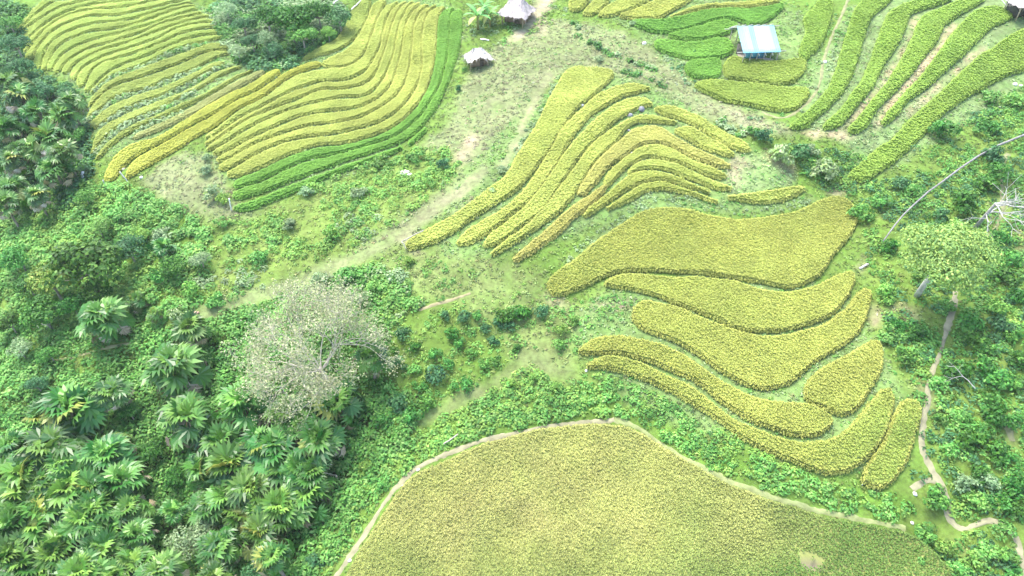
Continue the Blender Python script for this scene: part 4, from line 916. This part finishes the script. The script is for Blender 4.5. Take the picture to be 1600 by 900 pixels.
# banana plants by the big house
def banana(px, py, s, label, seed):
    rg = np.random.default_rng(seed); p = P1(px, py, 1.6 * s); stem = MB(); lv = MB()
    stem.tube([(0, 0, -.1), (.03, 0, 1.0), (0, .02, 1.7)], [.16, .14, .09], 7, (.36, .33, .12))
    for i in range(9):
        az = i * 2.4 + rg.normal(0, .2); el = math.radians(70 - 8 * i); L_ = 2.0 + .4 * rg.random(); pts = []; q = np.array([0, 0, 1.65]); e = el
        for k in range(7):
            pts.append(q.copy()); q = q + np.array([math.cos(az) * math.cos(e), math.sin(az) * math.cos(e), math.sin(e)]) * L_ / 6; e -= .22
        pts = np.array(pts); sd_ = np.array([-math.sin(az), math.cos(az), 0]); wv = np.array([.04, .2, .3, .33, .3, .2, .02])
        V = np.stack([pts - sd_ * wv[:, None] + (0, 0, .05), pts, pts + sd_ * wv[:, None] + (0, 0, .05)], 1).reshape(-1, 3)
        Q = [(k * 3 + j, k * 3 + j + 1, k * 3 + j + 4, k * 3 + j + 3) for k in range(6) for j in range(2)]
        col = (.14, .30, .08) if i < 7 else (.36, .34, .12); C_ = np.repeat(np.array([col]), len(V), 0); C_[1::3] = np.array(col) * 1.5
        lv.add(V, Q, None, C_)
    o = link("banana_plant", None, loc=p[:3], scale=s); link("stem", stem.mesh("stem", M_LEAF), o); link("leaves", lv.mesh("leaves", M_LEAF), o)
    tag(o, label, "banana plant")
banana(746, 26, 1.05, "banana plant with a yellow stem, nearer the curving rice strips", 1)
banana(765, 24, .95, "banana plant with a drooping brown leaf, leaning on the big house", 2)
banana(757, 12, .9, "banana plant behind the other two beside the big house", 3)

# ------------------------------------------------------------------ thatched houses, shed
def thatch_roof(mb, L_, W_, ridge, eave, zr, open_front=0.0, seed=0, col=(.78, .74, .70)):
    """hipped shaggy roof, layered straw with a ragged fringe"""
    rg = np.random.default_rng(seed); nu, nv = 44, 9
    V = []; cc = []
    for j in range(nv):
        t = j / (nv - 1)
        for i in range(nu):
            a = i / nu * 2 * math.pi; ca, sa = math.cos(a), math.sin(a)
            sq = (abs(ca) ** 4 + abs(sa) ** 4) ** -.25
            ex, ey = ca * sq * L_ / 2, sa * sq * W_ / 2
            rx = np.clip(ex, -ridge / 2, ridge / 2)
            z = zr + (eave - zr) * t ** .92
            lift = open_front * t * max(0, -sa) ** 4 * (1 - min(1, abs(ex) / (L_ * .42)) ** 2)
            wob = 1 + t * (.07 * math.sin(3 * a + seed) + .05 * math.sin(5 * a + 2 * seed)); q = np.array([rx + (ex - rx) * t * wob, ey * t * wob, z + lift - .10 * math.sin(t * 3.1) + .05 * math.sin(7 * a + seed) * t]) + rg.normal(0, .05, 3)
            if t == 1: q += np.array([ca, sa, -.6]) * rg.random() * .22
            if t == 0: q[1] += .05 * np.sign(sa) 
            V.append(q); cc.append(np.array(col) * (1 + rg.normal(0, .06)))
    Q = [(j * nu + i, j * nu + (i + 1) % nu, (j + 1) * nu + (i + 1) % nu, (j + 1) * nu + i) for j in range(nv - 1) for i in range(nu)]
    V = np.array(V); top = np.arange(nu)
    mb.add(V, [q[::-1] for q in Q], [(0, i, i + 1) for i in range(1, nu - 1)], np.array(cc))
    for k in range(170):       # loose straw along the fringe and over the slopes
        j = nv - 1 if k < 120 else rg.integers(2, nv - 1); i = rg.integers(0, nu); q = V[j * nu + i]; r0 = V[(j - 1) * nu + i]
        d = (q - r0); d /= np.linalg.norm(d) + 1e-6; e = q + d * (.15 + .3 * rg.random()) + rg.normal(0, .05, 3) + (0, 0, .02)
        mb.tube([q - d * .2 + (0, 0, .03), e], [.022, .008], 3, np.array(col) * (.8 + .35 * rg.random()), False)
def thatch_hut(px, py, L_, W_, name, label, rz, hr, he, openf, col, seed, wallcol=(.30, .22, .15)):
    p = P1(px, py, (hr + he) / 2)
    o = link(name, None, loc=p[:3], rot=(0, 0, rz))
    rf = MB(); thatch_roof(rf, L_, W_, L_ * .35, he, hr, openf, seed, col); link("roof", rf.mesh("roof", M_THATCH), o)
    for i, (x, y) in enumerate([(-1, -1), (1, -1), (1, 1), (-1, 1)]):
        b = MB(); b.tube([(x * L_ * .36, y * W_ * .33, -.3), (x * L_ * .36, y * W_ * .33, he + .25)], .07, 6, (.36, .29, .2)); link("post", b.mesh("post", M_WOOD), o)
    b = MB(); b.box((0, W_ * .05, he * .5), (L_ * .68, W_ * .5, he), wallcol)
    for k in range(12): b.box((-L_ * .33 + k * L_ * .06, W_ * .05 - W_ * .26, he * .5), (.05, .03, he * .98), np.array(wallcol) * (1.3 if k % 2 else 1.1))
    link("wall", b.mesh("wall", M_WOOD), o)
    b = MB(); b.box((L_ * .12, W_ * .05 - W_ * .285, he * .42), (L_ * .17, .05, he * .8), (.10, .08, .06)); link("door", b.mesh("door", M_WOOD), o)
    tag(o, label, "thatched hut"); return o, p
HUT, pH = thatch_hut(746, 82, 3.0, 2.8, "thatched_hut", "small hut with a bleached white thatched roof beside the curving rice strips", math.radians(14), 2.1, 1.0, .55, (.50, .475, .44), 21)
HOUSE, pHo = thatch_hut(808, 6, 4.1, 4.7, "thatched_house", "big shaggy thatched house behind the banana plants", math.radians(-24), 3.1, 1.3, 0, (.36, .325, .31), 22)
HUT2, pH2 = thatch_hut(1607, -6, 3.9, 3.6, "thatched_hut", "dark walled hut with grey thatch, cut off at the end of the long strips", math.radians(10), 2.9, 1.5, 0, (.34, .315, .30), 23, (.06, .06, .05))
def shed():
    Lp = P1(1161, 86, 1.5); Rp = P1(1221, 79, 1.5); dv = Rp[:2] - Lp[:2]; L_ = np.linalg.norm(dv); rz = math.atan2(dv[1], dv[0])
    mid = (Lp + Rp) / 2; W_f = 3.6; W_b = 2.1; ze, zr, zb = 1.5, 3.3, 2.3
    g0 = hgt(mid[0], mid[1])
    o = link("sheet_shed", None, loc=(mid[0], mid[1], g0), rot=(0, 0, rz))
    def slope(y0, z0, y1, z1, nm, seed, seams):
        rg = np.random.default_rng(seed); mb = MB(); nu = 64
        x = np.linspace(-L_ / 2, L_ / 2, nu); rip = .03 * np.sin(x * 26)
        V = []; C_ = []
        for j in range(7):
            t = j / 6
            for i in range(nu):
                V.append((x[i], y0 + (y1 - y0) * t, z0 + (z1 - z0) * t + rip[i] - .06 * math.sin(t * math.pi)))
                pn = int((i / nu) * 7); base = np.array([(.22, .41, .43), (.27, .43, .45), (.17, .39, .42), (.30, .43, .45), (.34, .44, .45), (.29, .43, .45), (.19, .40, .43)][pn])
                if t > .88 and seed == 1: base = np.array((.11, .34, .45))
                C_.append(base * (1 + rg.normal(0, .02)))
        Q = [(j * nu + i, j * nu + i + 1, (j + 1) * nu + i + 1, (j + 1) * nu + i) for j in range(6) for i in range(nu - 1)]
        mb.add(V, [q[::-1] for q in Q] if y1 < y0 else Q, None, np.array(C_)); V2 = np.array(V) - (0, 0, .04)
        mb.add(V2, Q, None, np.array(C_) * .9); return mb.mesh(nm, M_SHEET)
    link("roof_sheet", slope(W_f, zr, 0, ze, "roof_sheet", 1, 5), o); link("roof_sheet", slope(W_f + .02, zr + .03, W_f + W_b, zb, "roof_sheet", 2, 5), o)
    for x in np.linspace(-L_ / 2 + .2, L_ / 2 - .2, 6):
        for y, zt in ((.25, ze + .1), (W_f + W_b - .3, zb + .1)):
            b = MB(); b.tube([(x, y, -.3), (x + .03, y, zt)], .055, 6, (.36, .33, .27)); link("post", b.mesh("post", M_WOOD), o)
        b = MB(); b.tube([(x, W_f + W_b + .7, zb - .35 + .12), (x + .05, W_f, zr + .16)], .04, 5, (.46, .44, .40)); b.tube([(x, W_f, zr - .1), (x, -.35, ze - .3)], .04, 5, (.43, .41, .36)); link("rafter", b.mesh("rafter", M_WOOD), o)
    for y, z in ((.2, ze - .02), (W_f, zr - .12), (W_f + W_b - .2, zb - .05)):
        b = MB(); b.tube([(-L_ / 2 - .7, y, z), (L_ / 2 + .7, y, z + .03)], .05, 6, (.43, .41, .36)); link("beam", b.mesh("beam", M_WOOD), o)
    b = MB(); b.box((-L_ * .12, .5, ze - .55), (L_ * .55, .05, .75), (.07, .28, .42), 0, .2); link("tarp", b.mesh("tarp", M_SHEET), o)
    b = MB(); b.box((0, W_f * .75, .75), (L_ * .9, .08, 1.5), (.22, .19, .16)); b.box((0, W_f * .5, .25), (L_ * .85, W_f * .7, .12), (.35, .30, .24)); link("platform", b.mesh("platform", M_WOOD), o)
    tag(o, "open pole shed roofed with turquoise and white sheets among green strips", "shed"); return mid
pS = shed()

# ------------------------------------------------------------------ logs, poles, stones
def pole(p0, p1, r, label, name="pole", cat="pole", col=(.42, .40, .36), za=.1, zb=.1, kink=0):
    a = P1(*p0, za); b = P1(*p1, zb); A_ = np.array([a[0], a[1], a[2] + za]); B_ = np.array([b[0], b[1], b[2] + zb]); m = MB()
    k = 6; pts = [A_ + (B_ - A_) * i / k for i in range(k + 1)]
    for i, q in enumerate(pts[1:-1], 1): q += np.array([0, 0, kink * math.sin(i / k * math.pi)]) + rng.normal(0, r * .3, 3)
    m.tube(np.array(pts) - A_, np.linspace(r, r * .8, k + 1), 7, col)
    o = link(name, m.mesh(name, M_WOOD), loc=A_); tag(o, label, cat); return o
pts = [(1380, 377), (1398, 352), (1412, 335), (1430, 318), (1450, 300), (1475, 282), (1500, 263), (1530, 243), (1560, 227), (1600, 211), (1640, 195)]
m = MB(); W3 = [];
for q in pts:
    a = P1(*q, .75); W3.append((a[0], a[1], a[2] + .75))
W3 = np.array(W3); m.tube(W3 - W3[0], np.linspace(.065, .12, len(W3)), 8, (.21, .205, .20))
tag(link("fallen_log", m.mesh("fallen_log", M_BARK), loc=W3[0]), "long grey fallen tree trunk lying up the scrub slope", "log")
pole((1343, 419), (1357, 413), .12, "short pale log at the end of the long tapering paddy", "log", "log", (.40, .385, .35))
pole((1352, 752), (1347, 758), .06, "small stick below the short steep strip", "stick", "stick")
pole((358, 310), (362, 330), .06, "thin white post by the low end of the green strips", "post", "post", (.75, .74, .70), 1.6, 0)
pole((187, 268), (201, 286), .07, "pale slanting stake between the ends of the deep yellow strips", "stake", "stake", (.45, .45, .42), 1.2, 0)
pole((161, 281), (166, 292), .06, "short pale stake at the tip of the deep yellow strip", "stake", "stake", (.45, .45, .42), .8, 0)
pole((129, 268), (131, 284), .16, "thick grey white stump at the foot of the upper palm grove", "stump", "stump", (.40, .41, .41), .9, 0)
pole((751, 61), (764, 63), .09, "white pole lying on the grass above the small hut", "pole", "pole", (.78, .76, .72))
pole((628, 377), (662, 360), .07, "horizontal wooden rail at the tip of the topmost knoll strip", "rail", "rail", (.38, .36, .27), .9, .9)
pole((628, 377), (635, 389), .06, "short wooden rail meeting the horizontal rail at a corner", "rail", "rail", (.36, .35, .27), .9, .4)
pole((693, 694), (716, 678), .06, "thin pale stick lying on weeds above the pale field path", "stick", "stick", (.36, .33, .27), .4, .4)
pole((549, 15), (564, 0), .08, "pale pole lying along the broad olive strip", "pole", "pole", (.68, .67, .62), .5, .5)
pole((521, 6), (529, -2), .09, "pale pole lying among the dark trees", "pole", "pole", (.66, .65, .62), 2.5, 2.5)
pole((1563, -2), (1578, 14), .06, "thin white pole leaning by the dark walled hut", "pole", "pole", (.80, .82, .78), 1.0, .3)
ROCKV = []
for k in range(3):
    rg = np.random.default_rng(60 + k); nu, nv = 14, 8; V = []
    for j in range(nv + 1):
        for i in range(nu):
            t = j / nv * math.pi; a = i / nu * 2 * math.pi; V.append((math.sin(t) * math.cos(a), math.sin(t) * math.sin(a) * .8, math.cos(t) * .6))
    V = np.array(V); dirs = rg.normal(size=(9, 3)); dirs /= np.linalg.norm(dirs, axis=1)[:, None]
    for d in dirs:
        s_ = V @ d; V = V - np.outer(np.maximum(0, s_ - .62) * .8, d)
    Q = [(j * nu + i, (j + 1) * nu + i, (j + 1) * nu + (i + 1) % nu, j * nu + (i + 1) % nu) for j in range(nv) for i in range(nu)]
    ROCKV.append((V, Q))
def rock(px, py, dpx, label, col, k=0, name="boulder", flat=1.0):
    p = P1(px, py, .2); s = dpx * p[3] / F / 2; V, Q = ROCKV[k % 3]; m = MB(); m.add(V * s * np.array([1, 1, flat]), Q, None, col)
    o = link(name, m.mesh(name, M_ROCK, False), loc=(p[0], p[1], p[2] + .15 * s), rot=(0, 0, rng.random() * 6)); tag(o, label, "rock")
GR = (.22, .225, .245); WH = (.62, .61, .59)
rock(985, 178, 10, "round grey boulder between two knoll strips, the smaller of the pair", GR, 0)
rock(1002, 169, 15, "long grey boulder between two knoll strips, the larger of the pair", GR, 1)
rock(909, 163, 9, "grey boulder at the notch in the topmost knoll strip", (.45, .46, .47), 2)
rock(983, 202, 7, "small grey boulder under the crest of a thin knoll strip", GR, 0)
rock(988, 237, 6, "white stone at the edge of the orange tinted strip", WH, 1, "stone")
rock(914, 206, 5, "small white stone on a bund of the knoll", WH, 2, "stone")
rock(1007, 66, 9, "white rock on the pale meadow next to the bright green strip", WH, 0, "stone")
rock(632, 268, 18, "pale bleached slab among the gully weeds", (.62, .56, .52), 1, "stone", .6)
rock(640, 271, 10, "small pale stone beside the bleached slab in the gully", (.62, .56, .52), 2, "stone", .6)
rock(556, 370, 9, "pale pink stone in the weeds above the grassy track", (.50, .38, .32), 2, "stone")
rock(306, 488, 12, "pinkish stone at the low end of the grassy track", (.48, .31, .24), 0, "stone")
rock(220, 275, 7, "white stone by the deep yellow strip and small meadow", WH, 1, "stone")
rock(192, 262, 7, "whitish stone beside the slanting stake", (.62, .58, .50), 2, "stone")
rock(1243, 507, 8, "grey white stone on the bund of the boat shaped paddy", (.55, .54, .52), 0, "stone")
rock(1290, 95, 8, "white stone on the thin trail by the shed", WH, 1, "stone")
rock(1431, 770, 9, "white stone by the fork of the dirt footpath", WH, 2, "stone")
rock(1427, 815, 7, "small white stone near the corner of the huge field", WH, 0, "stone")
rock(1587, 130, 9, "grey stone on the slope beside the longest green strip", (.55, .56, .52), 1, "stone")
rock(1596, 132, 7, "white stone next to the grey one on the slope", WH, 2, "stone")
rock(916, 577, 6, "pale stone at the tip of the lowest long paddy", (.62, .60, .55), 1, "stone")
rock(25, 49, 5, "white stone at the edge of the first lime strips", WH, 0, "stone")
rock(653, 732, 8, "white stone on the pale field path at its bend", (.50, .47, .42), 0, "stone", .6)
rock(630, 757, 6, "small white stone further down the pale field path", (.50, .47, .42), 1, "stone", .6)
rock(546, 874, 8, "white stone at the low end of the pale field path", (.50, .47, .42), 2, "stone", .6)

# ------------------------------------------------------------------ labels of plants: where each one stands, counted from a landmark
LM = [("pale leafless tree", pB, 60), ("feathery tree", pF, 60), ("small thatched hut", pH, 30), ("turquoise shed", pS, 40), ("white post", P1(360, 330), 60), ("dead white tree", pD, 60),
      ("bleached slab", P1(634, 269), 60), ("footpath fork", P1(1460, 750), 60), ("pinkish stone", P1(306, 488), 60), ("field path bend", P1(653, 732), 60),
      ("wooden rail", P1(628, 377), 40), ("slanting stake", P1(190, 270), 60), ("bare clearing", P1(1200, 270), 40), ("lowest long paddy's tip", P1(917, 575), 40),
      ("last footpath bend", P1(1590, 840), 60), ("pale pink stone", P1(556, 370), 40)]
WORD = {"deep": "dark green", "mid": "mid green", "fresh": "fresh green", "lime": "lime green", "teal": "dark bluish green", "grey": "grey green", "pale": "pale grey green", "olive": "olive green"}
GRP = {"palm": "fan palms with dry skirts", "tree": "broadleaf trees on the slopes", "bush": "rounded bushes on the slopes"}
buck = {}
for o, what, kind, p in PLANTS:
    d = [np.hypot(q[0] - p[0], q[1] - p[1]) for _, q, _ in LM]; i = int(np.argmin(d)); buck.setdefault((what, kind, i), []).append((d[i], o))
for (what, kind, i), lst in buck.items():
    lst.sort(key=lambda t: t[0])
    for r, (d, o) in enumerate(lst):
        rank = "closest" if r == 0 else (ORD[r] + " closest" if r < len(ORD) else "far from")
        if what == "palm": lab = f"fan palm with dry drooping fronds, {rank} to the {LM[i][0]}"
        elif what == "tree": lab = f"{WORD[kind]} leafy tree, {rank} of its colour to the {LM[i][0]}"
        else: lab = f"{WORD[kind]} rounded bush, {rank} of its colour to the {LM[i][0]}"
        tag(o, lab, {"palm": "palm tree", "tree": "tree", "bush": "bush"}[what], GRP[what])
print("plants", len(PLANTS), "objects", len(bpy.data.objects))
